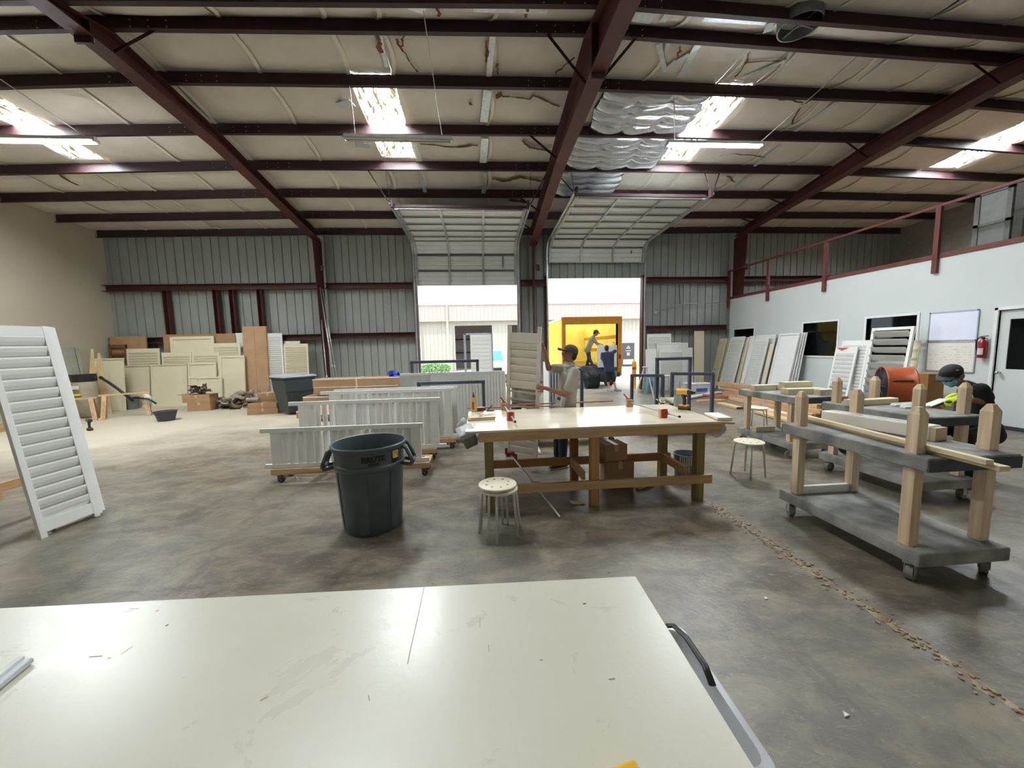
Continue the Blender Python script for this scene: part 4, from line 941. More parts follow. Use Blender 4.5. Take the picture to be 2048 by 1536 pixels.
# ================================================================ wheeled bin
pw = PZ(592, 826); wbn = thing('wheeled_bin', 'dark wheeled refuse bin with pale dusty lid', 'bin', (pw.x, pw.y, 0), math.radians(-38))
M_bin = mat('dark_green_bin', (54, 64, 66), .45, var=.15); M_lid = mat('dusty_bin_lid', (160, 162, 172), .5, var=.1)
def rect(z, a, b, y=0): return [V((sx * a, sy * b + y, z)) for sx, sy in ((-1, -1), (1, -1), (1, 1), (-1, 1))]
MB().rings([rect(.06, .26, .29), rect(.60, .33, .37), rect(.62, .345, .385), rect(.98, .37, .41)]).build('tub', M_bin, wbn, bevel=.03, seg=3)
MB().rings([rect(.98, .40, .44), rect(1.02, .40, .44)]).build('rim', M_bin, wbn, bevel=.01)
MB().rings([rect(1.02, .41, .46), rect(1.07, .37, .42), rect(1.09, .2, .25)]).build('lid', M_lid, wbn, bevel=.02)
for sx in (-1, 1): MB().cyl((sx * .24, .30, .12), (sx * .33, .30, .12), .12, n=18).build('wheel', MATS['tyre_black'], wbn)
MB().cyl((-.3, .50, 1.0), (.3, .50, 1.0), .018).build('handle', M_bin, wbn)
# flat boxes and long cartons behind the shutters
c0 = PY(640, 790, 9.6); 
for k, (p, q, zz, hh, lab, m) in enumerate([((628, 757), (800, 755), None, .20, 'long brown carton on top of the stack by the bin', M_card), ((630, 772), (798, 771), None, .17, 'long brown carton under the top one by the bin', M_card)]):
    A, B = PY(*p, 9.9), PY(*q, 9.9); z1_ = (A.z + B.z) / 2
    r = thing('long_carton', lab, 'carton', ((A.x + B.x) / 2, 10.1, z1_ - hh), 0, 'long cartons by the wheeled bin')
    MB().b2(-(B.x - A.x) / 2, (B.x - A.x) / 2, -.3, .3, 0, hh).build('body', m, r, bevel=.005); MB().b2(-.02, .02, -.303, .303, .0, hh + .002).build('strap', mat('white_strap', (214, 208, 198), .5), r)
    MB().b2(-(B.x - A.x) / 2, (B.x - A.x) / 2, -.305, -.3, hh - .02, hh).build('edge', mat('white_edge', (226, 222, 212), .6), r)
for k in range(3):
    r = thing('long_carton', ['brown carton on the floor at the bottom of the stack by the bin', 'second brown carton from the floor by the bin', 'third brown carton from the floor by the bin'][k], 'carton', (-3.65 + .1 * k, 10.1, .0 + .185 * k), .02 * k, 'long cartons by the wheeled bin')
    MB().b2(-1.1, 1.1, -.28, .28, 0, .18).build('body', M_card, r, bevel=.005); MB().b2(-1.1, 1.1, -.283, -.28, .15, .18).build('edge', MATS['white_edge'], r)
for k, (x, y, z, rx, rz, lab) in enumerate([(-3.6, 9.45, .30, .5, .03, 'flattened kraft carton tilted against the long cartons'), (-3.0, 9.25, .2, .4, .1, 'bent brown carton flap lying beside the wheeled bin')]):
    r = thing('flat_carton', lab, 'cardboard', (x, y, z)); r.rotation_euler = (rx, 0, rz)
    MB().b2(-.65 + .2 * k, .65 - .2 * k, -.28, .28, -.008, .008).build('sheet', M_card2, r); MB().b2(-.65 + .2 * k, .65 - .2 * k, -.29, -.28, -.1, .008).build('flap', M_card2, r)
p = PY(790, 755, 10.2); o = thing('blue_cloth', 'blue cloth bundle lying at the end of the long cartons', 'cloth', (p.x, 10.2, p.z)); mb = MB()
for i in range(5): crumple(mb, V((rnd.uniform(-.1, .1), rnd.uniform(-.1, .1), .05)), .28, rnd)
mb.build('cloth', mat('blue_cloth', (60, 78, 190), .8, var=.2), o, smooth=True)
MB().b2(-.15, .15, -.1, .1, -.03, .03).build('fold', MATS['blue_cloth'], o, bevel=.02)
# ================================================================ tall white shutters leaning by the near edge
A, B = V((-4.14, 3.66, 0)), V((-4.08, 4.14, 0)); up = V((-.125, .0, 1)).normalized()
for k, lab in enumerate(['large white louvred shutter standing foremost by the photo edge', 'white shutter stacked right behind the foremost tall one', 'white shutter rearmost in the tall leaning stack']):
    w = (B - A).length; d = B - A; nrm = up.cross(d.normalized())
    r = shutter('tall_shutter', lab, w, 1.95, M_shut, t=.036, st=.05, rt=.09, rb=.11, n=17, tilt=.27, horn=.055, group='tall shutters leaning by the photo edge')
    base = (A + B) / 2 + nrm * (-.0) + V((-.046 * k, .075 * k, 0))
    pose(r, base, d, up)
    for c in [c for c in r.children if c.name.startswith('rail')]: c.location.z += .0
    for c in [c for c in r.children if not c.name.startswith('stile')]: c.location.z += .05 if not c.name.startswith('louver') else .05
rk = thing('wooden_rack', 'rough wooden rack behind the tall leaning shutters', 'rack', (-4.75, 3.9, 0))
for y in (3.5, 4.5): MB().b2(-.26, -.17, y - 3.94, y - 3.85, 0, 1.7).build('post', M_pinez, rk, bevel=.003)
for z in (.30, .92, 1.55): MB().b2(-.30, -.26, -.55, .75, z, z + .09).build('beam', M_piney, rk)
MB().bar((-.7, -.4, .02), (-.2, -.4, .5), .04, .09).build('brace', M_pine, rk); MB().bar((-.9, .2, .28), (-.18, .2, .28), .04, .09).build('brace', M_pine, rk)
# ================================================================ shutters on dollies
M_cast = mat('caster_grey', (96, 94, 90), .5, metal=.2); M_rub = mat('caster_rubber', (58, 56, 54), .7)
def caster(parent, x, y, h=.14, r=.05, rz=0.0, pale=False):
    e = MB().box((0, 0, h - .006), (.09, .07, .012)).box((-.0, -.026, h * .62), (.05, .005, h * .6)).box((0, .026, h * .62), (.05, .005, h * .6)).build('caster', M_track if pale else M_cast, parent)
    e.location = (x, y, 0); e.rotation_euler = (0, 0, rz)
    MB().cyl((.012, -.02, r), (.012, .02, r), r, n=18).build('wheel', mat('worn_grey_wheel', (128, 126, 120), .7) if pale else M_rub, e, smooth='auto')
    MB().cyl((.012, -.024, r), (.012, .024, r), r * .35, n=10).build('hub', M_track, e)
    return e
def vshutter(label, x0, x1, y, z0, z1, opens, horn=.12, skew=0.0):
    """a shutter lying on its long edge: louvres stand upright"""
    w = x1 - x0; h = z1 - z0; r = thing('shutter_on_edge', label, 'shutter', ((x0 + x1) / 2, y, z0), skew, 'shutters standing on edge on dollies')
    MB().b2(-w / 2 - horn, w / 2 + horn * .3, -.02, .02, h - .055, h).build('stile', M_shut, r, bevel=.003)
    MB().b2(-w / 2 - horn * .8, w / 2 + horn * .8, -.02, .02, 0, .055).build('stile', M_shut, r, bevel=.003)
    for x in (-w / 2 + .06, w / 2 - .06): MB().b2(x - .06, x + .06, -.017, .017, .055, h - .055).build('rail', M_shut, r)
    n = int((w - .24) / .098); p = (w - .24) / n; src = None
    for i in range(n):
        if src is None:
            src = MB().rings([MB().ring((0, 0, zz), V((1, 0, 0)), V((0, 1, 0)), p * .53, .010, 8) for zz in (.055, h - .055)]).build('louver', M_shut, r); o = src
        else: o = cp(src, r)
        o.location = (-w / 2 + .12 + (i + .5) * p, 0, 0); o.rotation_euler = (0, 0, opens.get(i, .42))
    return r
def dolly(label, x0, x1, y0, y1, z=.19):
    r = thing('wooden_dolly', label, 'dolly', ((x0 + x1) / 2, (y0 + y1) / 2, 0), 0, 'low wooden dollies')
    w, d = x1 - x0, y1 - y0
    for yy in (-d / 2 + .02, d / 2 - .02): MB().b2(-w / 2, w / 2, yy - .02, yy + .02, z - .075, z).build('side_board', M_pine, r, bevel=.003)
    for i in range(5): x = -w / 2 + .05 + i * (w - .1) / 4; MB().b2(x - .05, x + .05, -d / 2 + .04, d / 2 - .04, z - .03, z - .005).build('slat', M_piney, r)
    for sx in (-1, 1):
        for sy in (-1, 1): caster(r, sx * (w / 2 - .08), sy * (d / 2 - .07), z - .075, .04)
    return r
dolly('pine dolly under the front row of white shutters', -2.72, -.72, 4.86, 5.24)
vshutter('white shutter on edge standing foremost behind the grey bin', -2.72, -.82, 4.93, .19, .715, {4: .9, 5: 1.2, 9: 1.1, 10: 1.1}, .12)
dolly('pine dolly under the second row of white shutters', -2.62, -.70, 5.56, 5.94)
vshutter('taller white shutter on edge in the second row', -2.68, -.66, 5.62, .19, .96, {1: 1.2, 2: 1.25, 3: 1.2, 6: 1.0, 8: .9, 12: 1.0}, .13)
dolly('pine dolly under the rear row of white shutters', -2.45, -.45, 6.16, 6.54)
vshutter('white shutter on edge rearmost of the rows', -2.48, -.50, 6.24, .19, 1.035, {2: 1.2, 3: 1.2, 4: 1.2, 16: 1.1}, .13)
vshutter('white shutter on edge close behind the rearmost row', -2.35, -.42, 6.38, .19, 1.05, {3: 1.0}, .1)
# ================================================================ grey round bin with BRUTE lettering
pc_ = V((-1.08, 3.56, 0)); gb = thing('round_bin', 'grey round rubbish bin lettered BRUTE standing before the white shutters', 'bin', pc_)
M_gb = mat('grey_bin_plastic', (80, 90, 93), .42, var=.18, scale=5, bump=.05); M_gbi = mat('bin_inside', (50, 56, 58), .5)
MB().lathe([(.001, .0), (.255, .0), (.268, .02), (.305, .62), (.308, .64), (.318, .78), (.335, .785), (.342, .80), (.342, .82), (.333, .83), (.322, .825), (.316, .80), (.30, .6), (.258, .03), (.001, .03)], 56).build('tub', M_gb, gb, smooth='auto')
MB().lathe([(.309, .60), (.318, .615), (.32, .635), (.318, .65), (.3115, .655)], 56).build('collar', M_gb, gb, smooth=True)
for k in range(3):
    a = math.radians(-150 + k * 60); MB().grid(lambda u, v: ((.269 + .037 * v) * math.cos(a + (u - .5) * .34) * (1.012), (.269 + .037 * v) * math.sin(a + (u - .5) * .34) * 1.012, .03 + .57 * v), 6, 4).build('tub_rib', M_gb, gb, smooth=True)
for sgn, a in ((-1, math.radians(186)), (1, math.radians(2))):
    d = V((math.cos(a), math.sin(a), 0)); t = V((-d.y, d.x, 0)); P = gb
    mb = MB()
    for s in (-.085, .085): mb.tube([d * .31 + t * s + V((0, 0, .79)), d * .352 + t * s + V((0, 0, .765)), d * .405 + t * s * .9 + V((0, 0, .64)), d * .395 + t * s * .9 + V((0, 0, .60)), d * .31 + t * s + V((0, 0, .62))], .017, 8)
    mb.tube([d * .403 + t * -.08 + V((0, 0, .625)), d * .403 + t * .08 + V((0, 0, .625))], .02, 8)
    mb.build('handle', M_gb, gb, smooth=True)
def wrap_text(txt, parent, size, z, ang, rad, m, name='lettering', bold=.0):
    cu = bpy.data.curves.new('t', 'FONT'); cu.body = txt; cu.size = size; cu.align_x = 'CENTER'; cu.offset = bold; cu.extrude = .0008; cu.resolution_u = 3
    o = bpy.data.objects.new('t', cu); COL.objects.link(o); bpy.context.view_layer.update()
    me = bpy.data.meshes.new_from_object(o.evaluated_get(bpy.context.evaluated_depsgraph_get())); bpy.data.objects.remove(o)
    bm = bmesh.new(); bm.from_mesh(me); bmesh.ops.subdivide_edges(bm, edges=[e for e in bm.edges if e.calc_length() > size * .3], cuts=2); bm.to_mesh(me); bm.free()
    for v in me.vertices:
        a = ang + v.co.x / rad; rr = rad + v.co.z + .0015
        v.co = V((rr * math.cos(a), rr * math.sin(a), z + v.co.y))
    me.materials.append(m); q = bpy.data.objects.new(name, me); COL.objects.link(q); q.parent = parent; return q
aB = math.radians(-68)
wrap_text('BRUTE', gb, .068, .705, aB, .3155, mat('bin_black_print', (14, 16, 18), .5), bold=.0042)
MB().grid(lambda u, v: (.3135 * math.cos(aB + (u - .5) * .3), .3135 * math.sin(aB + (u - .5) * .3), .672 + .018 * v), 6, 1).build('print_bar', MATS['bin_black_print'], gb)
aS = math.radians(-30)
MB().grid(lambda u, v: (.3225 * math.cos(aS + (u - .5) * .22), .3225 * math.sin(aS + (u - .5) * .22), .70 + .07 * v), 4, 1).build('yellow_sticker', mat('warning_yellow', (196, 168, 60), .5, var=.35, scale=40), gb)
MB().grid(lambda u, v: (.322 * math.cos(aS + (u - .5) * .2), .322 * math.sin(aS + (u - .5) * .2), .665 + .035 * v), 4, 1).build('black_sticker', mat('sticker_black', (22, 20, 20), .5, var=.4, scale=60), gb)
# ================================================================ stools
M_stool = mat('cream_stool', (226, 218, 190), .45, var=.03); M_sleg = mat('pale_tube_paint', (206, 206, 198), .35, metal=.1)
def stool(label, p, rz=0.0, h=.45, r=.17, holes=True, z0=0.0, group='round white stools'):
    o = thing('round_stool', label, 'stool', V(p) + V((0, 0, z0)), rz, group)
    MB().lathe([(.001, h), (r - .008, h), (r, h - .005), (r, h - .02), (r - .01, h - .024), (.001, h - .024)], 36).build('seat', M_stool, o, smooth='auto')
    if holes:
        for k in range(8):
            a = k * math.pi / 4; MB().cyl((.6 * r * math.cos(a), .6 * r * math.sin(a), h - .01), (.6 * r * math.cos(a), .6 * r * math.sin(a), h + .0012), .012, n=10).build('seat_hole', mat('hole_tan', (150, 136, 108), .6), o)
    for k in range(4):
        a = math.pi / 4 + k * math.pi / 2; c, s_ = math.cos(a), math.sin(a)
        MB().tube([(c * .02, s_ * .02, h - .035), (c * .125, s_ * .125, h - .035), (c * .148, s_ * .148, h - .045), (c * .158, s_ * .158, h - .075), (c * .19, s_ * .19, 0)], .0115, 8).build('leg', M_sleg, o, smooth=True)
    return o
ps1 = V((.12, 3.22, 0))
stool('cream round stool on top of the stacked pair by the work table', ps1, .25, .475); stool('lower stool of the stacked pair by the work table', ps1 + V((.012, -.005, 0)), .60, .44)
stool('cream round stool standing by the crumbled floor joint', PZ(1490, 950, 0) + V((.02, -.02, 0)), .3)
p = PZ(1535, 850); stool('pale stool half hidden behind the block-laden cart', V((5.25, 6.55, 0)), .7)
for px, py, k, lab in [(1338, 770, .4, 'white stool by the leaning panels beside the second door'), (1388, 772, .9, 'small white stool next to the plastic boxes at the far wall'), (1296, 774, .2, 'white stool closest to the second door jamb')]: stool(lab, V((PY(px, py, 12.2).x, 12.2, 0)), k, .62, .18, False)
# ================================================================ work table
wt = thing('work_table', 'long pine work table with a glossy plywood top', 'table', (1.17, 4.1, 0))
M_top = mat('varnished_ply_top', (236, 226, 204), .15, var=.06, scale=2.5, stretch=(.4, 1.6, 1), bump=.08, bscale=2.5, c2=(226, 212, 184), spec=.6)
TX0, TX1, TY0, TY1, TZ = -.17, 2.52, 3.60, 4.80, .87
MB().b2(TX0, TX1, TY0, TY1, TZ - .022, TZ).build('top', M_top, wt, world=True, bevel=.003)
MB().b2(TX0 + .13, TX1 - .02, TY0 + .02, TY0 + .06, TZ - .12, TZ - .024).build('apron', M_pine, wt, world=True, bevel=.002); MB().b2(TX0 + .1, TX1 - .02, TY1 - .42, TY1 - .38, TZ - .12, TZ - .024).build('apron', M_pine, wt, world=True)
for x in (TX0 + .13, TX1 - .06): MB().b2(x, x + .04, TY0 + .06, TY1 - .42, TZ - .12, TZ - .024).build('apron', M_piney, wt, world=True)
M_trw = wood('treated_post', (150, 128, 84), 2, (116, 100, 62)); M_leg2 = wood('dark_pine_post', (150, 108, 68), 2, (126, 88, 52))
LF = TY0 + .11
for x, y, m in [(.06, LF, M_trw), (1.16, LF, wood('pine_leg', (190, 146, 92), 2)), (2.31, LF, M_trw), (.06, 4.36, M_leg2), (1.11, 4.36, M_leg2), (2.24, 4.36, M_trw)]: MB().b2(x - .045, x + .045, y - .045, y + .045, 0, TZ - .024 if y > 4 else TZ - .12).build('leg', m, wt, world=True, bevel=.004)
MB().b2(.0, 2.42, LF - .085, LF - .046, .20, .29).build('stretcher', M_pine, wt, world=True, bevel=.003); MB().b2(.02, 2.3, 4.27, 4.31, .26, .35).build('stretcher', wood('dark_stretcher', (164, 120, 78), 0), wt, world=True)
for x in (1.06, 2.2): MB().b2(x - .02, x + .02, LF + .05, 4.27, .26, .35).build('stretcher', M_piney, wt, world=True)
# things on the table
M_redc = mat('clamp_red', (164, 32, 30), .4, var=.08); M_blkw = wood('clamp_block', (196, 150, 104), 2)
def pipe_clamp(label, pa, pb, qa, z):
    a, b, q = PZ(*pa, z), PZ(*pb, z), PZ(*qa, z); d = (b - a).normalized(); r = thing('pipe_clamp', label, 'clamp', (a.x, a.y, TZ), group='red pipe clamps'); L_ = r.location
    rz = math.atan2(d.y, d.x); R = Matrix.Rotation(rz, 3, 'Z')
    MB().cyl(a - d * .02, b, .011, n=12).build('pipe', M_track, r, smooth='auto', world=True); MB().cyl(b, b + d * .015, .0125, n=12).build('pipe_cap', M_blk, r, world=True)
    MB().box(V((a.x, a.y, TZ + .047)), (.045, .085, .094), R).build('wood_jaw', M_blkw, r, world=True, bevel=.002)
    MB().box(V((q.x, q.y, TZ + .047)), (.045, .085, .094), R).build('wood_jaw', M_blkw, r, world=True, bevel=.002)
    MB().box(V((q.x, q.y, TZ + .05)) + d * .032, (.022, .05, .1), R).box(V((q.x, q.y, TZ + .06)) + d * .05, (.03, .04, .05), R).build('red_jaw', M_redc, r, world=True, bevel=.004)
    MB().bar(V((a.x, a.y, TZ + .1)) - d * .05, V((a.x, a.y, TZ + .16)) - d * .08 + V((-.04, 0, 0)), .012, .014).box(V((a.x, a.y, TZ + .06)) - d * .04, (.03, .05, .09), R).build('crank', M_redc, r, world=True)
    return r
pipe_clamp('pipe clamp lying towards the glue bottle end', (1009, 812), (1030, 843), (1021, 831), TZ + .055)
pipe_clamp('pipe clamp lying slantwise near the yellow drill', (1259, 805), (1358, 833), (1326, 825), TZ + .055)
drill('yellow cordless drill standing on the work table', PZ(1368, 819, TZ), math.radians(-55), 1.08)
gbt = thing('glue_bottle', 'yellow wood glue bottle with red cap on the work table', 'bottle', PZ(948, 823, TZ), .3)
MB().rings([MB().ring((0, 0, z), V((1, 0, 0)), V((0, 1, 0)), a, b, 20, .8) for z, a, b in [(0, .034, .024), (.004, .038, .028), (.14, .038, .028), (.165, .032, .024), (.18, .016, .016), (.185, .014, .014)]]).build('bottle', mat('glue_yellow', (220, 184, 110), .35), gbt, smooth='auto')
MB().lathe([(.016, .185), (.016, .21), (.008, .222), (.006, .25), (.001, .252)], 14).build('cap', mat('cap_brown_red', (130, 48, 30), .5), gbt, smooth='auto'); MB().b2(-.03, -.004, -.0295, -.028, .03, .13).build('label_print', mat('label_red', (176, 70, 44), .5, var=.3, scale=60), gbt)
pp = thing('paper_stack', 'stack of creased cream papers on the table corner', 'papers', PZ(962, 838, TZ), .05)
for k in range(4): MB().grid(lambda u, v: ((u - .5) * .30 + .008 * k, (v - .5) * .2 + .005 * k, .004 + .009 * k + .012 * u * v * (k > 1) + .008 * math.sin(4 * u + k) * v), 8, 6).build('sheet', mat('cream_paper', (226, 208, 176), .8, var=.05), pp, smooth=True)
MB().b2(-.15, .15, -.1, .1, 0, .022).build('pad', mat('paper_pad', (200, 178, 144), .8), pp)
rb = thing('red_tin', 'small red tin beside the glue bottle', 'tin', PZ(961, 822, TZ), .1); MB().box((0, 0, .022), (.085, .05, .044)).build('body', mat('dark_red_tin', (110, 24, 26), .4), rb, bevel=.004); MB().box((0, 0, .047), (.088, .053, .008)).build('lid', mat('tin_lid', (214, 180, 176), .4), rb)
sc = thing('scissors', 'pair of scissors lying beside the papers', 'scissors', PZ(968, 830, TZ + .04), .4)
for s in (-1, 1):
    MB().bar((0, 0, .004 + .003 * s), (.1, s * .012, .004 + .003 * s), .012, .002).build('blade', M_track, sc); MB().tube([(-.05 + .022 * math.cos(t), s * .022 + .016 * math.sin(t), .006) for t in [2 * math.pi * i / 12 for i in range(13)]], .004, 6).bar((0, 0, .006), (-.03, s * .012, .006), .007, .006).build('handle', mat('white_handle', (222, 216, 206), .4), sc)
bv = thing('bevel_gauge', 'small dark folding gauge standing near the tin', 'gauge', PZ(981, 822, TZ)); MB().box((0, 0, .006), (.10, .02, .012)).build('stock', mat('gauge_brown', (74, 40, 34), .5), bv); MB().bar((-.04, 0, .01), (.03, 0, .08), .004, .012).build('blade', MATS['gauge_brown'], bv)
for a, b, lab in [((935, 817), (1120, 813), 'thin strip of wood along the rear table edge, glue bottle end'), ((1020, 811), (1225, 803), 'long thin pinkish strip of wood along the rear table edge')]:
    A, B = PZ(*a, TZ), PZ(*b, TZ); o = MB().bar(A + V((0, 0, .008)), B + V((0, 0, .008)), .025, .016).build('wood_strip', mat('pinkish_strip', (206, 158, 128), .6)); tag(o, lab, 'wood strip')
rg = thing('white_rag', 'crumpled white rag near the drill on the table', 'rag', PZ(1330, 806, TZ)); mb = MB()
for i in range(3): crumple(mb, V((.05 * i - .05, 0, .02)), .16, rnd)
o = mb.build('cloth', mat('white_rag', (228, 222, 210), .9), rg, smooth=True)
bd = thing('white_board_offcut', 'white board offcut overhanging the table corner', 'board', PZ(1436, 830, TZ + .03), math.radians(80)); MB().b2(-.16, .16, -.075, .075, -.02, 0).build('face', M_shut, bd); MB().b2(-.18, .05, -.06, .09, -.03, -.02).build('strip', M_blkw, bd)
o = tag(MB().bar(PZ(1415, 846, TZ - .02) + V((.05, .0, 0)), PZ(1468, 846, TZ - .02), .04, .018).build('wood_lath', M_pine), 'thin wooden lath sticking out past the table corner', 'lath')
# bags hung on the ends
M_clear = mat('clear_plastic_sheet', (206, 208, 206), .4, var=.15, trans=.2, alpha=.8, bump=.5, bscale=10)
def bag(label, c, s, m, seed):
    rr = random.Random(seed); mb = MB(); ph = [rr.uniform(0, 6) for _ in range(3)]
    mb.rings([[V((c[0], c[1], c[2])) + V((s[0] * math.sin(math.pi * (k + .6) / 8) * (1 + .18 * math.sin(3 * t + ph[0] + k)) * math.cos(t), s[1] * math.sin(math.pi * (k + .6) / 8) * (1 + .2 * math.sin(4 * t + ph[1])) * math.sin(t), s[2] * (.5 - k / 7))) for t in [2 * math.pi * i / 16 for i in range(16)]] for k in range(8)])
    return tag(mb.build('plastic_bag', m, smooth=True), label, 'bag')
q = PY(924, 842, 4.25); bag('white plastic bag tucked at the glue end of the table', (-.215, 4.25, .79), (.075, .1, .2), M_clear, 1)
tb = thing('hanging_tub', 'clear tub with grey liner hung at the table end', 'tub', PY(935, 872, 3.8), .3); tb.rotation_euler = (.25, -.35, .2)
MB().rings([rect(-.10, .065, .08), rect(.05, .08, .095)]).build('tub', mat('grey_liner', (120, 122, 112), .5, var=.2), tb, bevel=.01); bm_ = MB().rings([rect(.03, .085, .1), rect(.085, .09, .105), rect(.1, .04, .05)]).build('clear_rim', M_clear, tb, bevel=.01)
q = PY(1446, 862, 3.8); bag('crumpled clear plastic bag under the white board offcut', (2.565, 3.8, .765), (.085, .1, .24), M_clear, 2)
# under the table
carton('brown cardboard box on the floor under the work table', PZ(1240, 972) + V((0, .12, 0)), (.33, .3, .30), -.05); carton('smaller brown box stacked on another under the work table', PZ(1236, 972) + V((-.03, .14, .302)), (.28, .26, .2), .1)
o = thing('lumber_offcut', 'short pale lumber offcut on the floor under the table', 'offcut', PZ(1288, 972), .55); MB().box((0, 0, .02), (.26, .07, .04)).build('block', M_pine, o); MB().box((0, 0, .0405), (.25, .06, .002)).build('face', M_shut, o)
bk = bucket('paint_bucket', 'steel paint bucket with white drips behind the table leg', PZ(1374, 958), .145, .16, .33, mat('bucket_steel', (140, 144, 146), .4, metal=.4, var=.15))
for k in range(16): a = math.radians(-150 + k * 9); hh = random.uniform(.08, .22); MB().tube([(.162 * math.cos(a), .162 * math.sin(a), .325), (.156 * math.cos(a), .156 * math.sin(a), .33 - hh)], .006, 6).build('paint_drip', mat('white_paint', (236, 234, 228), .4), bk)
MB().grid(lambda u, v: (.1585 * math.cos(-1.75 + u * .9), .1585 * math.sin(-1.75 + u * .9), .1 + .1 * v), 8, 1).build('paper_label', mat('red_label', (150, 70, 60), .6, var=.5, scale=25), bk)
MB().tube([(.05, .02, .1), (.12, .06, .42)], .012).build('stir_stick', M_shut, bk)
a, b = V((.32, 4.22, .44)), PZ(1120, 1034, .012); d = (b - a).normalized(); bc = thing('bar_clamp', 'long red-headed pipe clamp propped over the lower stretcher', 'clamp', b)
MB().cyl(a, b, .011, n=12).build('pipe', M_track, bc, smooth='auto', world=True); MB().box(a, (.1, .05, .05)).box(a + V((-.05, 0, .04)), (.03, .04, .08)).box(a + V((.06, 0, -.04)), (.03, .04, .08)).build('red_head', M_redc, bc, world=True, bevel=.005)
q = a + d * .55 * (b - a).length; MB().box(q, (.09, .06, .08)).build('wood_jaw', M_blkw, bc, world=True); MB().box(q + V((.03, -.03, 0)), (.07, .04, .07)).build('red_jaw', M_redc, bc, world=True, bevel=.005)
o = tag(MB().grid(lambda u, v: tuple(PZ(1155, 1006) + V(((u - .5) * .16, (v - .5) * .1, .004 + .02 * abs(u - .5)))), 4, 2).build('paper_scrap', mat('cream_paper', (226, 208, 176), .8)), 'paper scrap on the floor below the front stretcher', 'paper')
# ================================================================ steel frame carts
M_frm = mat('slate_steel_tube', (82, 88, 102), .45, metal=.2, var=.12); M_carpet = mat('dusty_grey_carpet', (158, 156, 149), .95, var=.25, scale=5, bump=.8, bscale=160, c2=(118, 118, 115)); M_felt = mat('dark_grey_felt', (78, 82, 86), .95, var=.2, scale=6, bump=.6, bscale=160)
def uframe(parent, x0, x1, y0, y1, z0, z1, nm='hoop'):
    a, b = V((x0, y0, 0)), V((x1, y1, 0)); mb = MB()
    mb.bar(a + V((0, 0, z0)), a + V((0, 0, z1)), .055, .055, (1, 0, 0)); mb.bar(b + V((0, 0, z0)), b + V((0, 0, z1)), .055, .055, (1, 0, 0)); mb.bar(a + V((-.03, 0, z1)), b + V((.03, 0, z1)), .055, .055)
    return mb.build(nm, M_frm, parent, world=True, bevel=.004)
pc1 = thing('panel_cart', 'dark steel hoop cart carrying a large white beadboard', 'cart', (-.6, 7.0, 0), group='steel hoop carts')
MB().b2(-1.5, .45, 6.6, 7.45, .16, .24).build('deck', M_felt, pc1, world=True, bevel=.008)
uframe(pc1, -1.34, -.06, 7.4, 7.4, .24, 1.44); uframe(pc1, -1.09, .04, 6.6, 6.6, .24, 1.09)
for x in (-.8, .9):
    for y in (-.33, .35): caster(pc1, x, y, .16, .06)
bb = thing('beadboard_panel_sheet', 'large white beadboard panel riding on the dark hoop cart', 'panel', (-.53, 7.2, .26)); w = 2.0
MB().b2(-1.0, 1.0, -.012, .012, 0, .98).build('sheet', M_shut, bb); MB().b2(-1.0, 1.0, -.02, -.012, .94, .98).build('cap_rail', M_shut, bb); MB().b2(-1.0, -.44, -.022, -.012, 0, .94).build('overlay', mat('grey_overlay', (196, 196, 188), .5), bb)
for i in range(24): x = -.42 + i * .06; MB().b2(x, x + .048, -.024, -.012, .02, .93).build('bead', M_shut, bb)
bb.name = 'beadboard_sheet'
pc2 = thing('panel_cart', 'grey steel hoop cart with tall and low hoops beyond the yellow drill', 'cart', (3.6, 6.9, 0), group='steel hoop carts')
MB().b2(2.95, 4.35, 6.45, 7.25, .16, .24).build('deck', M_felt, pc2, world=True, bevel=.008)
uframe(pc2, 3.43, 4.1, 6.95, 6.95, .24, 1.40); uframe(pc2, 3.01, 3.5, 7.15, 6.85, .24, 1.08); uframe(pc2, 3.66, 4.27, 6.8, 6.48, .24, 1.12)
for x in (-.5, .6):
    for y in (-.33, .25): caster(pc2, x, y, .16, .06)
o = thing('shrink_film', 'wrinkled clear film hanging inside the low hoop', 'film', (3.7, 6.7, .25)); MB().prism([(0, 0), (.26, 0), (.16, .72)], (-.06, 0, 0), (1, 0, 0), (0, .1, 1), (0, .012, 0)).build('sheet', M_clear, o); MB().cyl((-.02, 0, .0), (.2, 0, .0), .02).build('hem', M_clear, o)
pc3 = thing('panel_cart', 'grey hoop cart with upright white boards behind the worker', 'cart', (1.35, 6.45, 0), group='steel hoop carts')
MB().b2(.42, 2.32, 6.1, 6.75, .13, .21).build('deck', M_pine, pc3, world=True, bevel=.006); uframe(pc3, 1.72, 1.72, 6.2, 6.7, .21, 1.28)
for x in (-.85, .88):
    for y in (-.27, .25): caster(pc3, x, y, .13, .05)
for i in range(7):
    x = 1.16 + i * .05; o = thing('white_board', ['slim white board first of the upright row behind the worker', 'slim white board second of the upright row behind the worker', 'slim white board third of the upright row behind the worker', 'slim white board fourth of the upright row behind the worker', 'slim white board fifth of the upright row behind the worker', 'slim white board sixth of the upright row behind the worker', 'slim white board last of the upright row behind the worker'][i], 'board', (x, 6.45, .212), group='upright white boards on the cart')
    MB().b2(-.014, .014, -.28, .28, 0, 1.2 - .02 * i).build('board', M_shut, o); MB().b2(-.016, .016, -.283, -.28, .02, 1.16).build('edge', mat('blue_film_edge', (196, 206, 222), .4), o)
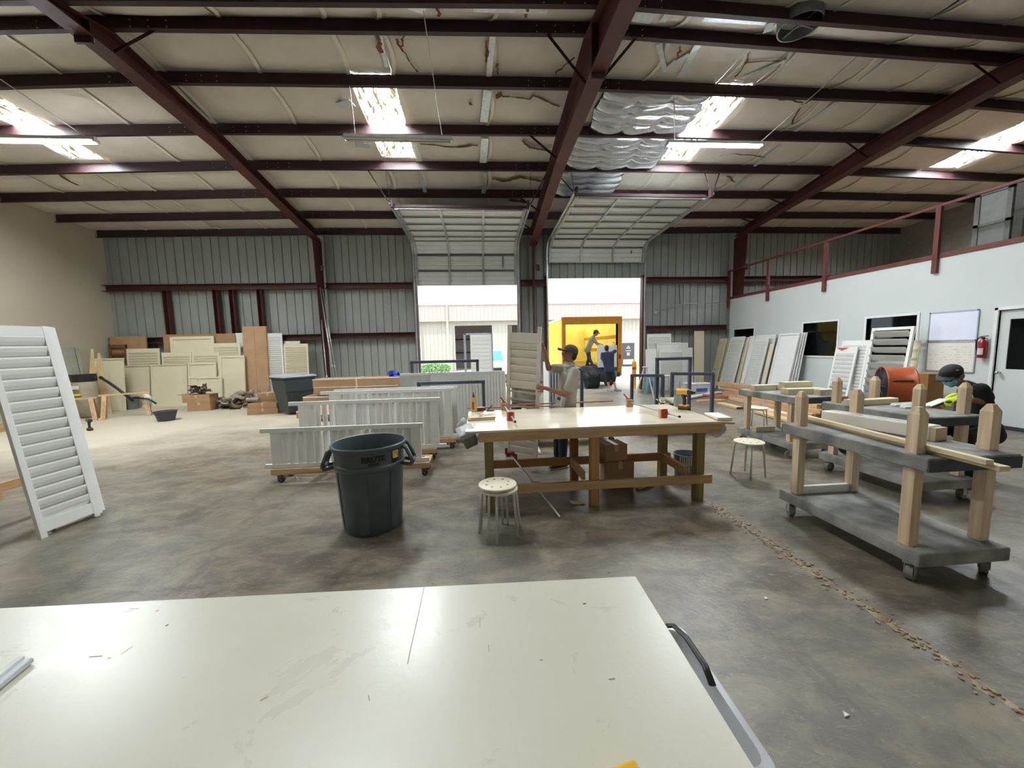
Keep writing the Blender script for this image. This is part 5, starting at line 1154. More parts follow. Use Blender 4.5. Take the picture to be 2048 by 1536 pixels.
# shutter cart standing in the first doorway
sc_ = thing('frame_stand', 'pale steel frame stand in the first doorway', 'stand', PY(957, 740, 12.4) * 1.0); sc_.location.z = 0; sc_.location.y = 12.4
a, b = PY(930, 700, 12.4), PY(984, 700, 12.4); zt_ = PY(957, 666, 12.4).z
M_pf = mat('pale_steel_frame', (176, 180, 184), .4, metal=.3)
for x in (a.x, b.x): MB().b2(x - .035, x + .035, 12.37, 12.43, 0, zt_).build('post', M_pf, sc_, world=True)
MB().b2(a.x, b.x, 12.37, 12.43, zt_ - .06, zt_).build('cross_bar', M_pf, sc_, world=True); MB().b2(a.x - .1, b.x + .1, 12.1, 12.7, .05, .12).build('base', M_pf, sc_, world=True)
A, B = PY(940, 671, 12.2), PY(982, 667, 12.2)
r = shutter('door_shutter', 'grey-white closed shutter leaning on the stand in the first doorway', (B - A).length, (A.z + B.z) / 2 - .13, M_shut, n=14, tilt=.05); r.location = ((A.x + B.x) / 2, 12.25, .125)
# ================================================================ carpeted lumber carts
def lcart(label, x0, x1, y0, y1, tops=1.22, posts=True, mids=False):
    r = thing('carpet_cart', label, 'cart', ((x0 + x1) / 2, (y0 + y1) / 2, 0), 0, 'carpet-wrapped lumber carts'); w, d = x1 - x0, y1 - y0
    MB().b2(-w / 2, w / 2, -d / 2, d / 2, .14, .24).build('lower_deck', M_carpet, r, bevel=.012); MB().b2(-w / 2, w / 2, -d / 2, d / 2, .80, .90).build('upper_deck', M_carpet, r, bevel=.012)
    for e in (-1, 1): MB().b2(-w / 2 + .004, w / 2 - .004, e * (d / 2 + .003) - .003, e * (d / 2 + .003) + .003, .805, .885).build('felt_end', M_felt, r)
    for sx in (-1, 1):
        for sy in (-1, 1):
            x, y = sx * (w / 2 - .07), sy * (d / 2 - .13); h = tops if posts else .80; c = .036
            mb = MB()
            mb.rings([[V((x + a * c, y + b * c, z)) for a, b in ((-1, -1), (1, -1), (1, 1), (-1, 1))] for z in (.24, h - .05 if posts else h)] + ([[V((x + a * c * .45, y + b * c * .45, h)) for a, b in ((-1, -1), (1, -1), (1, 1), (-1, 1))]] if posts else []))
            mb.build('post', M_pinez, r, bevel=.002)
            caster(r, sx * (w / 2 - .06), sy * (d / 2 - .09), .14, .058, random.uniform(0, 3), True)
    return r
lc1 = lcart('carpet-wrapped lumber cart nearest the camera with long pale strips', 2.90, 3.60, 2.12, 3.30)
MB().b2(-.25, .25, .46 - .02, .46 + .02, .24, .31).build('lower_rail', M_shut, lc1)
lc2 = lcart('carpet-wrapped cart beside the seated masked worker', 4.40, 5.06, 3.26, 4.40)
lc3 = lcart('carpet-wrapped cart loaded with pale wood blocks', 4.38, 5.06, 4.78, 5.92, posts=False)
# load of cart 1
for k, (pa, pb, zz, w, lab) in enumerate([((1598, 830), (1980, 925), .945, .045, 'upper long pale strip laid along the near cart'), ((1600, 834), (2010, 938), .915, .06, 'lower long pale strip laid along the near cart')]):
    A, B = PZ(*pa, zz), PZ(*pb, zz); o = tag(MB().bar(A, B, w, .03).build('long_strip', mat('pale_lumber', (222, 204, 166), .6, var=.06)), lab, 'strip')
A, B = PZ(1662, 838, .96), PZ(1830, 855, .96); d = (B - A).normalized()
pk = thing('wrapped_package', 'long white package in shiny plastic wrap on the near cart', 'package', ((3.42, 2.85, .902)), math.radians(-80))
MB().box((-.05, 0, .055), (.78, .15, .11)).build('bundle', mat('wrapped_white', (224, 220, 208), .2, var=.06, bump=.5, bscale=7, coat=.6), pk, bevel=.012); MB().box((.35, 0, .05), (.05, .13, .1)).build('bare_end', mat('bare_tan_end', (186, 166, 132), .7), pk)
# load of cart 2
pk2 = thing('wrapped_bundle', 'cream wrapped bundle lying across the second carpet cart', 'package', (4.72, 4.06, .902), .10); MB().box((0, 0, .035), (.68, .1, .07)).build('bundle', mat('cream_wrap', (220, 206, 168), .45, bump=.3, bscale=9), pk2, bevel=.01); MB().box((-.3, 0, .035), (.1, .11, .075)).build('film_end', mat('film_end', (200, 192, 170), .3, bump=.8, bscale=20), pk2)
for x, y, rz, lab in [(4.95, 3.9, .1, 'white louvre part lying on the second cart by the worker'), (4.9, 3.75, .05, 'curved white strip on the second cart')]: o = thing('white_part', lab, 'wood part', (x, y, .902), rz); MB().box((0, 0, .012), (.34, .06, .024)).build('blade', M_shut, o, bevel=.004); MB().box((0, .02, .028), (.3, .02, .01)).build('bead', M_shut, o)
o = thing('small_vacuum', 'small black motor on the lower deck of the second cart', 'motor', (4.62, 4.2, .245)); MB().cyl((-.08, 0, .09), (.1, 0, .09), .08, n=18).build('housing', M_blk, o, smooth='auto'); MB().cyl((.1, 0, .09), (.105, 0, .09), .045, n=16).build('grille', M_track, o)
# blocks on cart 3
M_block = [mat('pale_block', (214, 206, 178), .65, var=.06), mat('tan_block', (206, 182, 140), .65, var=.08)]
for k, (x, y, z, l, w, h, rz, lab) in enumerate([(4.62, 5.66, .902, .42, .12, .085, .05, 'pale wood block at the far end of the block cart'), (4.95, 5.55, .902, .3, .12, .085, .02, 'pale wood block beside the far end block'), (4.78, 5.1, .902, .55, .16, .085, -.06, 'long pale wood block nearest on the block cart'), (4.80, 5.25, .99, .45, .12, .08, .0, 'pale wood block stacked on the others of the block cart'), (5.0, 4.95, .902, .3, .1, .08, .1, 'pale wood block at the near corner of the block cart'),
                                                   (4.55, 5.55, .242, .34, .1, .08, .05, 'pale wood block on the lower deck by the far post'), (4.75, 5.2, .242, .2, .1, .08, .5, 'short pale wood block on the lower deck of the block cart'), (4.72, 4.98, .242, .22, .1, .08, .2, 'tan wood block on the lower deck near the front')]):
    r = thing('wood_block', lab, 'wood block', (x, y, z), rz, 'wood blocks on the carpet cart'); MB().box((0, 0, h / 2), (l, w, h)).build('block', M_block[k % 2 and k > 5], r, bevel=.003); MB().box((-l / 2 - .0005, 0, h / 2), (.001, w * .98, h * .98)).build('end_grain', mat('end_grain', (196, 178, 140), .8, var=.2, scale=60), r)
# ================================================================ panels along the office wall
GR = 'shutters leaning on the office wall'
def Rs(p0, p1, X, lean, label, kind, **k): return Ls(p0, p1, X, lean, 1, label, kind, GR, **k)
Rs((1429, 677.5), (1455, 676.5), 9.25, .22, 'cream louvred shutter leaning nearest the end column', 'shutter', m=M_cream, n=24)
Rs((1447, 679), (1464, 677.5), 9.36, .2, 'edge of a second cream shutter tucked behind the first one', 'slab', m=M_cream)
Rs((1463, 673.5), (1491, 673.5), 9.24, .23, 'tall white louvred shutter second along from the column', 'shutter', n=26)
Rs((1492, 675), (1499, 674), 9.33, .2, 'narrow cream board in the gap after the tall white shutter', 'slab', m=M_cream)
Rs((1500, 672.5), (1511, 671.5), 9.38, .19, 'narrow white board behind the gap under the small window', 'slab')
Rs((1514, 671), (1553, 668), 9.40, .19, 'broad white shutter at the back of the middle stack', 'shutter', n=26)
Rs((1511, 677), (1539, 676), 9.22, .22, 'white louvred shutter at the front of the middle stack', 'shutter', n=26)
Rs((1501, 690), (1508, 690), 9.14, .24, 'short narrow white board before the middle stack', 'slab')
Rs((1541, 688), (1549, 687.5), 9.24, .2, 'cream board edge showing in the dark gap', 'slab', m=M_cream)
Rs((1554, 687), (1562, 686.5), 9.24, .2, 'short white board standing before the large flat panel', 'slab')
for k, lab in enumerate(['large white panel at the front beside the dark office window', 'second white panel in the thick stack by the dark window', 'third white panel in the thick stack by the dark window', 'rear white panel in the thick stack by the dark window']):
    Rs((1561 + 2 * k, 669 - .4 * k), (1602 + 4.5 * k, 665.2 - .4 * k), 9.27 + .05 * k, .2 - .012 * k, lab, 'slab', rim=.05 if k == 0 else 0)
Rs((1686, 682), (1741, 680), 9.30, .13, 'white louvred shutter behind the one with the red tag', 'shutter', n=18)
w, h, b, d, up = geo_side((1673, 694), (1717, 694), 9.20, .16)
r = shutter('leaning_shutter', 'small white shutter with a red paper tag, some louvres open', w, h, group=GR, n=12, opens=(0, 1, 2, 3), rt=.14); pose(r, b, d, up)
MB().prism([(-.25, h - .02), (.08, h - .02), (-.1, h - .1)], (0, -.022, 0), (1, 0, 0), (0, 0, 1), (0, -.004, 0)).build('red_tag', mat('red_tag', (196, 84, 80), .6), r)
w, h, b, d, up = geo_side((1746, 657), (1831, 652), 9.20, .12)
r = shutter('leaning_shutter', 'big white shutter with its wide louvres turned open', w, h, group=GR, n=10, tilt=.9, st=.06, rt=.06, t=.05); pose(r, b, d, up)
Rs((1829, 681), (1843, 680), 9.34, .10, 'narrow cream board leaning beside the open shutter', 'slab', m=M_cream)
b = PX(1850, 745, 9.2); carton('tall brown carton by the wall under the whiteboards', V((9.0, b.y - .15, 0)), (.36, .4, b.z), 0, mat('brown_carton', (140, 98, 52), .8))
# panels on the back wall beside the second door
GB = 'panels leaning by the second door'
def Bb(p0, p1, Y, lean, label, kind, **k):
    r = Lb(p0, p1, Y, lean, label, kind, **k); r['group'] = GB
c3 = lambda u, v: (1250 + u / 8.083, 640 + v / 8.083)
Bb(c3(355, 230), c3(742, 218), 13.36, .04, 'tallest white panel right beside the second door jamb', 'shutter', m=M_shut, n=26)
Bb(c3(505, 375), c3(890, 360), 13.30, .06, 'white panel in the middle of the group by the second door', 'slab', m=M_shut, rim=.05)
Bb(c3(890, 368), c3(1018, 365), 13.33, .05, 'narrow white panel peeking out behind the middle one', 'slab', m=M_shut)
Bb(c3(330, 475), c3(505, 470), 13.24, .07, 'low white panel nearest the second door jamb', 'slab', m=M_shut)
Bb(c3(550, 478), c3(945, 470), 13.18, .08, 'broad white louvred panel in front of the group by the door', 'shutter', m=M_shut, n=22)
Bb(c3(945, 450), c3(1090, 445), 13.26, .07, 'white panel at the inner end of the group by the door', 'slab', m=M_shut)
Bb(c3(1118, 180), c3(1280, 175), 13.38, .03, 'tall slim white board standing alone near the end column', 'slab', m=M_cream)
# long lumber stack on the floor before the office wall
GLm = 'long boards stacked by the office wall'
M_pk = mat('pink_primed_board', (206, 160, 128), .6, var=.1, scale=3)
lx = 7.55
for k, (dx, y0, y1, z, w, h, lab, m) in enumerate([(0, 7.4, 10.6, 0.0, .5, .1, 'bottom bundle of the long board stack', M_pk), (.02, 7.3, 10.7, .10, .46, .09, 'second bundle of the long board stack', M_card2), (.05, 7.5, 10.65, .19, .42, .09, 'third bundle of the long board stack', M_pine), (.03, 7.2, 10.75, .28, .4, .1, 'fourth bundle of the long board stack', M_pk), (.0, 7.2, 10.85, .38, .34, .11, 'topmost long carton of the board stack', M_card)]):
    r = thing('board_bundle', lab, 'boards', (lx + dx, (y0 + y1) / 2, z), .03 * (k - 2), GLm); MB().b2(-w / 2, w / 2, -(y1 - y0) / 2, (y1 - y0) / 2, 0, h - .003).build('bundle', m, r, bevel=.005); MB().b2(-w / 2 - .002, w / 2 + .002, -.03, .03, -.0, h - .001).build('strap', mat('grey_strap', (170, 160, 146), .6), r)
for k, (pa, pb, zz, w, lab) in enumerate([((1440, 806), (1480, 816), .03, .18, 'pale plank end lying by the long board stack'), ((1500, 812), (1600, 834), .03, .2, 'pale plank on the floor behind the block cart'), ((1395, 802), (1450, 800), .03, .12, 'loose plank on the floor before the plastic boxes'), ((1372, 796), (1440, 784), .05, .15, 'thin white lath lying on the floor by the boxes'), ((1405, 790), (1470, 792), .10, .1, 'orange-brown plank on the floor clutter'), ((1520, 824), (1620, 852), .04, .25, 'wide pale plank further along the floor')]):
    A, B = PZ(*pa, zz), PZ(*pb, zz); A.z = B.z = zz; r = thing('floor_plank', lab, 'plank', (A + B) / 2, 0, 'planks on the floor by the office wall'); MB().bar(A, B, w, .05).build('plank', [M_pine, mat('pale_lumber', (222, 204, 166), .6), M_pk, M_shut, mat('orange_board', (200, 110, 60), .6), M_pine][k], r, world=True, bevel=.004); e = (B - A).normalized(); MB().bar(B, B + e * .006, w * .98, .048).build('dark_end', mat('dark_end', (90, 44, 30), .7), r, world=True)
# plastic boxes by the far wall
def tub(label, c, d, m, lid):
    r = thing('storage_box', label, 'box', c); x, y, z = d
    MB().rings([rect(0, x * .44, y * .44), rect(z, x * .5, y * .5)]).build('body', m, r, bevel=.01); MB().rings([rect(z, x * .53, y * .53), rect(z + .03, x * .53, y * .53)]).build('lid', lid, r, bevel=.006); MB().box((.0, -y * .48, z * .5), (x * .5, .02, z * .3)).build('label_plate', mat('blue_label', (70, 90, 150), .5), r); return r
pq = V((7.55, 12.0, 0)); tub('clear storage box with white lid before the leaning panels', PZ(1400, 790) + V((0, .1, 0)), (.75, .4, .36), mat('cloudy_plastic', (190, 196, 206), .3), mat('white_lid', (232, 228, 216), .5))
tub('teal crate standing by the second door jamb', V((PY(1299, 770, 12.6).x, 12.6, 0)), (.34, .34, .62), mat('teal_plastic', (110, 160, 170), .5), mat('teal_lid', (150, 190, 196), .5))
b = thing('folded_ladder', 'slim pale folding stand by the second door', 'stand', V((PY(1290, 780, 10.5).x, 10.5, 0)))
for dx, lx_ in ((-.16, .08), (.14, -.02)): MB().bar((dx * .2, 0, 1.02), (dx * 2.2, .0, 0), .03, .03, (0, 1, 0)).build('leg', M_sleg, b)
MB().box((0, 0, 1.03), (.14, .12, .03)).build('top', M_sleg, b, bevel=.005)
# orange drum fan
fx, fy = 7.35, 5.95
df = thing('drum_fan', 'round orange drum fan with dark grille behind the carts', 'fan', (fx, fy, 0), math.radians(-33))
M_or = mat('orange_fan_steel', (176, 84, 46), .4, var=.12, scale=2); L2 = .19; zc = .86; rr = .32
ax = (V((0, 1, 0)), V((0, 0, 1)), V((1, 0, 0)))
MB().lathe([(rr, -L2), (rr + .015, -L2 - .01), (rr + .02, -L2 + .01), (rr + .006, -L2 + .03), (rr + .006, L2 - .03), (rr + .02, L2 - .01), (rr + .015, L2 + .01), (rr, L2)], 48, (0, 0, zc), ax=ax).build('drum', M_or, df, smooth='auto')
MB().lathe([(rr - .01, 0), (.001, .0)], 48, (-L2 + .06, 0, zc), ax=ax).build('back_plate', mat('fan_dark', (38, 36, 44), .6), df)
gr = MB()
for k in range(1, 14): gr.tube([(-L2 - .01 - .02 * (1 - k / 14), rr * k / 14 * math.cos(t), zc + rr * k / 14 * math.sin(t)) for t in [2 * math.pi * i / 32 for i in range(33)]], .004, 5)
for k in range(8): a = k * math.pi / 4; gr.tube([(-L2 - .035, 0, zc), (-L2 - .01, rr * math.cos(a), zc + rr * math.sin(a))], .006, 5)
gr.build('grille', mat('fan_wire', (66, 62, 74), .4, metal=.4), df, smooth=True)
for k in range(4):
    a = k * math.pi / 2 + .3; MB().prism([(-.05, .06), (.05, .06), (.11, rr * .9), (-.09, rr * .9)], (-L2 + .12, 0, zc), V((.5, -math.sin(a) * .85, math.cos(a) * .85)), V((0, math.cos(a), math.sin(a))), (.006, 0, 0)).build('blade', MATS['fan_dark'], df)
MB().cyl((-L2 + .08, 0, zc), (.1, 0, zc), .09, n=18).build('motor', M_blk, df, smooth='auto')
MB().tube([(-.12, -rr * .93, zc + rr * .32), (-.12, -rr * .99, zc + rr * .36), (.12, -rr * .99, zc + rr * .36), (.12, -rr * .93, zc + rr * .32)], .013, 8).build('handle', M_blk, df, smooth=True)
for s in (-1, 1):
    MB().tube([(s * .2, -.3, zc - .36), (s * .24, -.38, .05), (s * .24, .38, .05), (s * .2, .3, zc - .36)], .018, 8).build('foot_frame', M_blk, df, smooth=True)
# folded brown piece on the cart clutter
o = thing('brown_offcut', 'dark brown bent offcut behind the carpet cart', 'offcut', PY(1688, 795, 5.4)); o.location.z = .905; o.location.x, o.location.y = 4.98, 5.75
MB().bar((0, 0, .01), (.14, 0, .05), .06, .012).bar((.02, 0, .005), (.2, .04, .005), .07, .014).build('piece', mat('dark_brown_wood', (120, 78, 48), .7), o); MB().bar((.06, 0, .02), (.10, 0, .11), .06, .012).build('tab', MATS['dark_brown_wood'], o)
# ================================================================ front table and what is on it
ft = thing('front_table', 'large cream-topped table in front of the camera', 'table', (-.72, .62, 0), math.radians(-2.2))
def scuffed():
    m = mat('cream_laminate', (226, 223, 206), .30, var=.035, scale=1.4, bump=.03, bscale=60, c2=(219, 215, 196)); nt = m.node_tree; N = nt.nodes; L = nt.links
    b = N['Principled BSDF']; tc = N.new('ShaderNodeTexCoord'); n1 = N.new('ShaderNodeTexNoise'); n1.inputs['Scale'].default_value = 3.2; n1.inputs['Detail'].default_value = 9; n1.inputs['Roughness'].default_value = .7; n1.inputs['Distortion'].default_value = 1.6; L.new(tc.outputs['Object'], n1.inputs['Vector'])
    mr = N.new('ShaderNodeMapRange'); mr.inputs[1].default_value = .35; mr.inputs[2].default_value = .65; mr.inputs[3].default_value = .26; mr.inputs[4].default_value = .34; L.new(n1.outputs[0], mr.inputs[0]); L.new(mr.outputs[0], b.inputs['Roughness'])
    return m
M_ft = scuffed()
MB().b2(-1.28, 1.22, -.60, .62, .845, .87).build('top', M_ft, ft, bevel=.003)
for x in (-1.1, 1.05):
    for y in (-.45, .48): MB().b2(x - .045, x + .045, y - .045, y + .045, 0, .845).build('leg', M_pinez, ft)
for y in (-.45, .5): MB().b2(-1.1, 1.05, y - .02, y + .02, .75, .845).build('apron', M_pine, ft)
M_scuff = mat('pencil_scuff', (150, 142, 122), .6); M_scd = mat('dark_nick', (86, 72, 58), .7)
from_w = ft.matrix_basis if False else Matrix.Translation(ft.location) @ Matrix.Rotation(math.radians(-2.2), 4, 'Z')
inv = from_w.inverted()
def mark(pts, w, m):
    mb = MB(); P = [inv @ PZ(*p, .8702) for p in pts]
    for a, b in zip(P[:-1], P[1:]):
        d = (b - a); s = V((-d.y, d.x, 0)).normalized() * w / 2; mb.add([a - s, a + s, b + s, b - s], [(0, 1, 2, 3)])
    o = mb.build('scuff_mark', m, ft); o.data.validate()
mark([(849, 1170), (843, 1200), (832, 1250), (823, 1290), (815, 1328)], .0022, M_scuff)
mark([(178, 1314), (205, 1312)], .004, M_scuff); mark([(215, 1317), (222, 1316)], .004, M_scuff); mark([(242, 1309), (266, 1292)], .0035, mat('ochre_scuff', (178, 166, 118), .6)); mark([(257, 1218), (278, 1217)], .003, M_scuff); mark([(247, 1224), (268, 1221)], .002, M_scuff)
mark([(331, 1252), (337, 1249)], .006, M_scd); mark([(311, 1223), (318, 1220)], .005, mat('red_nick', (200, 120, 100), .6)); mark([(1166, 1208), (1172, 1207)], .006, M_scd); mark([(1216, 1146), (1220, 1146)], .005, M_scd); mark([(520, 1402), (536, 1393)], .005, MATS['ochre_scuff']); mark([(1218, 1359), (1230, 1357)], .004, M_scuff); mark([(1080, 1320), (1085, 1320)], .004, M_scuff); mark([(863, 1168), (868, 1167)], .005, M_scd); mark([(183, 1205), (187, 1203)], .005, M_scd); mark([(737, 1390), (739, 1402)], .002, M_scuff); mark([(960, 1235), (960, 1255)], .0015, M_scuff); mark([(977, 1290), (978, 1303)], .0015, M_scuff)
a, b = PZ(-40, 1395, .88), PZ(52, 1322, .88); o = thing('white_moulding', 'short white moulding strip on the cream table at the photo edge', 'moulding', V((b.x, b.y, .87)) * 1.0)
d = (b - a).normalized(); MB().bar(a, b, .028, .016).bar(a + V((.0, .0, .012)) + d.cross(V((0, 0, 1))) * -.006, b + V((0, 0, .012)) + d.cross(V((0, 0, 1))) * -.006, .012, .010).build('strip', M_trimw, o, world=True, bevel=.002); MB().bar(a + d.cross(V((0, 0, 1))) * .014, b + d.cross(V((0, 0, 1))) * .014, .004, .01).build('lip', mat('lilac_white', (206, 206, 216), .4), o, world=True)
p = PZ(1238, 1530, .90); yt = thing('yellow_tool_case', 'yellow plastic tool at the near edge of the cream table', 'tool', (p.x, p.y - .055, .87), math.radians(12))
MB().box((0, .0, .02), (.085, .1, .04)).build('case', mat('bright_yellow', (236, 186, 20), .4), yt, bevel=.006); MB().box((.0, -.02, .022), (.088, .03, .03)).build('band', M_blk, yt, bevel=.004)
# translucent tote beside the table
tt = thing('clear_tote', 'cloudy clear plastic tote with a black handle beside the cream table', 'tote', (.70, 1.30, 0), math.radians(-2)); M_tote = mat('cloudy_tote', (206, 208, 210), .25, var=.05, alpha=.62)
def rrect(z, a, b, r=.05, n=5):
    P = []
    for cx, cy, t0 in ((a - r, b - r, 0), (-a + r, b - r, 1), (-a + r, -b + r, 2), (a - r, -b + r, 3)):
        for i in range(n + 1): t = (t0 + i / n) * math.pi / 2; P.append(V((cx + r * math.cos(t), cy + r * math.sin(t), z)))
    return P
MB().rings([rrect(.005, .18, .26), rrect(.30, .205, .30), rrect(.30, .225, .325), rrect(.315, .225, .325), rrect(.315, .20, .295), rrect(.01, .175, .255)], True).build('tub', M_tote, tt, smooth='auto')
MB().tube([(.12, .30, .33), (.17, .28, .345), (.19, .20, .35), (.19, .05, .35), (.18, -.02, .33)], .014, 8, flat=.5).build('handle', M_blk, tt, smooth=True)
# small debris on the floor
for k, (px, py, lab) in enumerate([(308, 922, 'white chip on the floor'), (326, 918, 'larger white chip on the floor'), (1690, 1436, 'white flake at the bottom of the frame'), (1530, 1200, 'pale flake near the joint')]):
    q = PZ(px, py); o = MB().prism([(0, 0), (.028, .006), (.016, .026)], q + V((0, 0, .001)), (1, 0, 0), (0, 1, 0), (0, 0, .006)).build('floor_chip', M_shut); tag(o, lab, 'chip', 'white chips on the floor')

rnd = random.Random(21); rb_ = MB()
for i in range(260):
    y = rnd.uniform(1.0, 3.6); x = 2.38 + rnd.gauss(0, .035); z = rnd.uniform(.004, .012)
    a = rnd.uniform(0, 6); rb_.prism([(z * 1.2 * math.cos(a + t) * rnd.uniform(.7, 1.3), z * 1.2 * math.sin(a + t) * rnd.uniform(.7, 1.3)) for t in (0, 1.3, 2.6, 3.9, 5.1)], (x, y, 0), (1, 0, 0), (0, 1, 0), (0, 0, z * .7))
o = rb_.build('joint_rubble', mat('crumbled_joint_grit', (146, 126, 98), .9, var=.35, scale=40)); tag(o, 'tan crumbs of broken concrete along the floor joint', 'rubble', kind='stuff')
# ================================================================ people
def capsule(mb, a, b, ra, rb=None, n=14, sq=1.0, wide=None):
    a, b = V(a), V(b); rb = ra if rb is None else rb; d = b - a; L_ = d.length
    d = d.normalized() if L_ > 1e-6 else V((0, 0, 1))
    x = V(wide) if wide is not None else (V((0, 0, 1)) if abs(d.z) < .9 else V((1, 0, 0)))
    x = (x - d * x.dot(d)).normalized(); y = d.cross(x); R = []
    for t in (-80, -55, -28): t = math.radians(t); R.append(mb.ring(a + d * ra * math.sin(t), x, y, ra * math.cos(t), ra * math.cos(t) * sq, n))
    R.append(mb.ring(a, x, y, ra, ra * sq, n)); R.append(mb.ring(b, x, y, rb, rb * sq, n))
    for t in (28, 55, 80): t = math.radians(t); R.append(mb.ring(b + d * rb * math.sin(t), x, y, rb * math.cos(t), rb * math.cos(t) * sq, n))
    mb.rings(R)
def ell(mb, c, ax, r, n=18, m=10):
    X, Y, Z = ax; mb.rings([mb.ring(V(c) + Z * r[2] * math.sin(t), X, Y, r[0] * math.cos(t), r[1] * math.cos(t), n) for t in [math.radians(-86 + 172 * k / m) for k in range(m + 1)]])
def fuse(mb, name, m, parent, vox, it=6, fac=.5):
    o = mb.build(name, m, parent, smooth=True, world=True)
    r = o.modifiers.new('remesh', 'REMESH'); r.mode = 'VOXEL'; r.voxel_size = vox; r.use_smooth_shade = True
    s = o.modifiers.new('smooth', 'SMOOTH'); s.iterations = it; s.factor = fac
    return o
M_skin = mat('tan_skin', (150, 100, 76), .55, var=.08, scale=12); M_skin2 = mat('light_skin', (196, 146, 118), .55, var=.06, scale=12)
M_hair = mat('black_hair', (26, 22, 20), .6); M_eye = mat('eye_dark', (20, 16, 14), .2); M_lip = mat('lip', (120, 66, 56), .5)
def finger(mb, base, d, curl_ax, lens, rs, curl):
    p = V(base); dd = V(d).normalized()
    for l, r, c in zip(lens, rs, curl):
        dd = Matrix.Rotation(c, 3, V(curl_ax)) @ dd; q = p + dd * l; capsule(mb, p, q, r, r * .92, 8); p = q
def hand(mb, wrist, fwd, palm_n, s=1.0, curl=.5, thumb=1):
    """fwd: along the hand, palm_n: out of the palm"""
    f = V(fwd).normalized(); n = V(palm_n); n = (n - f * n.dot(f)).normalized(); side = f.cross(n) * thumb; w = V(wrist)
    capsule(mb, w, w + f * .045 * s, .026 * s, .034 * s, 12, .55, side); capsule(mb, w + f * .045 * s, w + f * .075 * s, .036 * s, .036 * s, 12, .5, side)
    k = w + f * .085 * s; ax = f.cross(n)
    ax = ax if (Matrix.Rotation(.3, 3, ax) @ f).dot(n) > 0 else -ax
    for off, ln in ((.027, .9), (.009, 1.0), (-.009, .95), (-.026, .75)):
        finger(mb, k + side * off * s, f + side * off * 2.0, ax, [.040 * ln * s, .027 * ln * s, .021 * ln * s], [.0095 * s, .0088 * s, .008 * s], [curl, curl * 1.2, curl * .9])
    finger(mb, w + f * .028 * s + side * .028 * s, f * .6 + side * .75 + n * .35, f, [.038 * s, .030 * s, .022 * s], [.0115 * s, .0105 * s, .0092 * s], [-.15 * thumb, -.3 * thumb, -.3 * thumb])
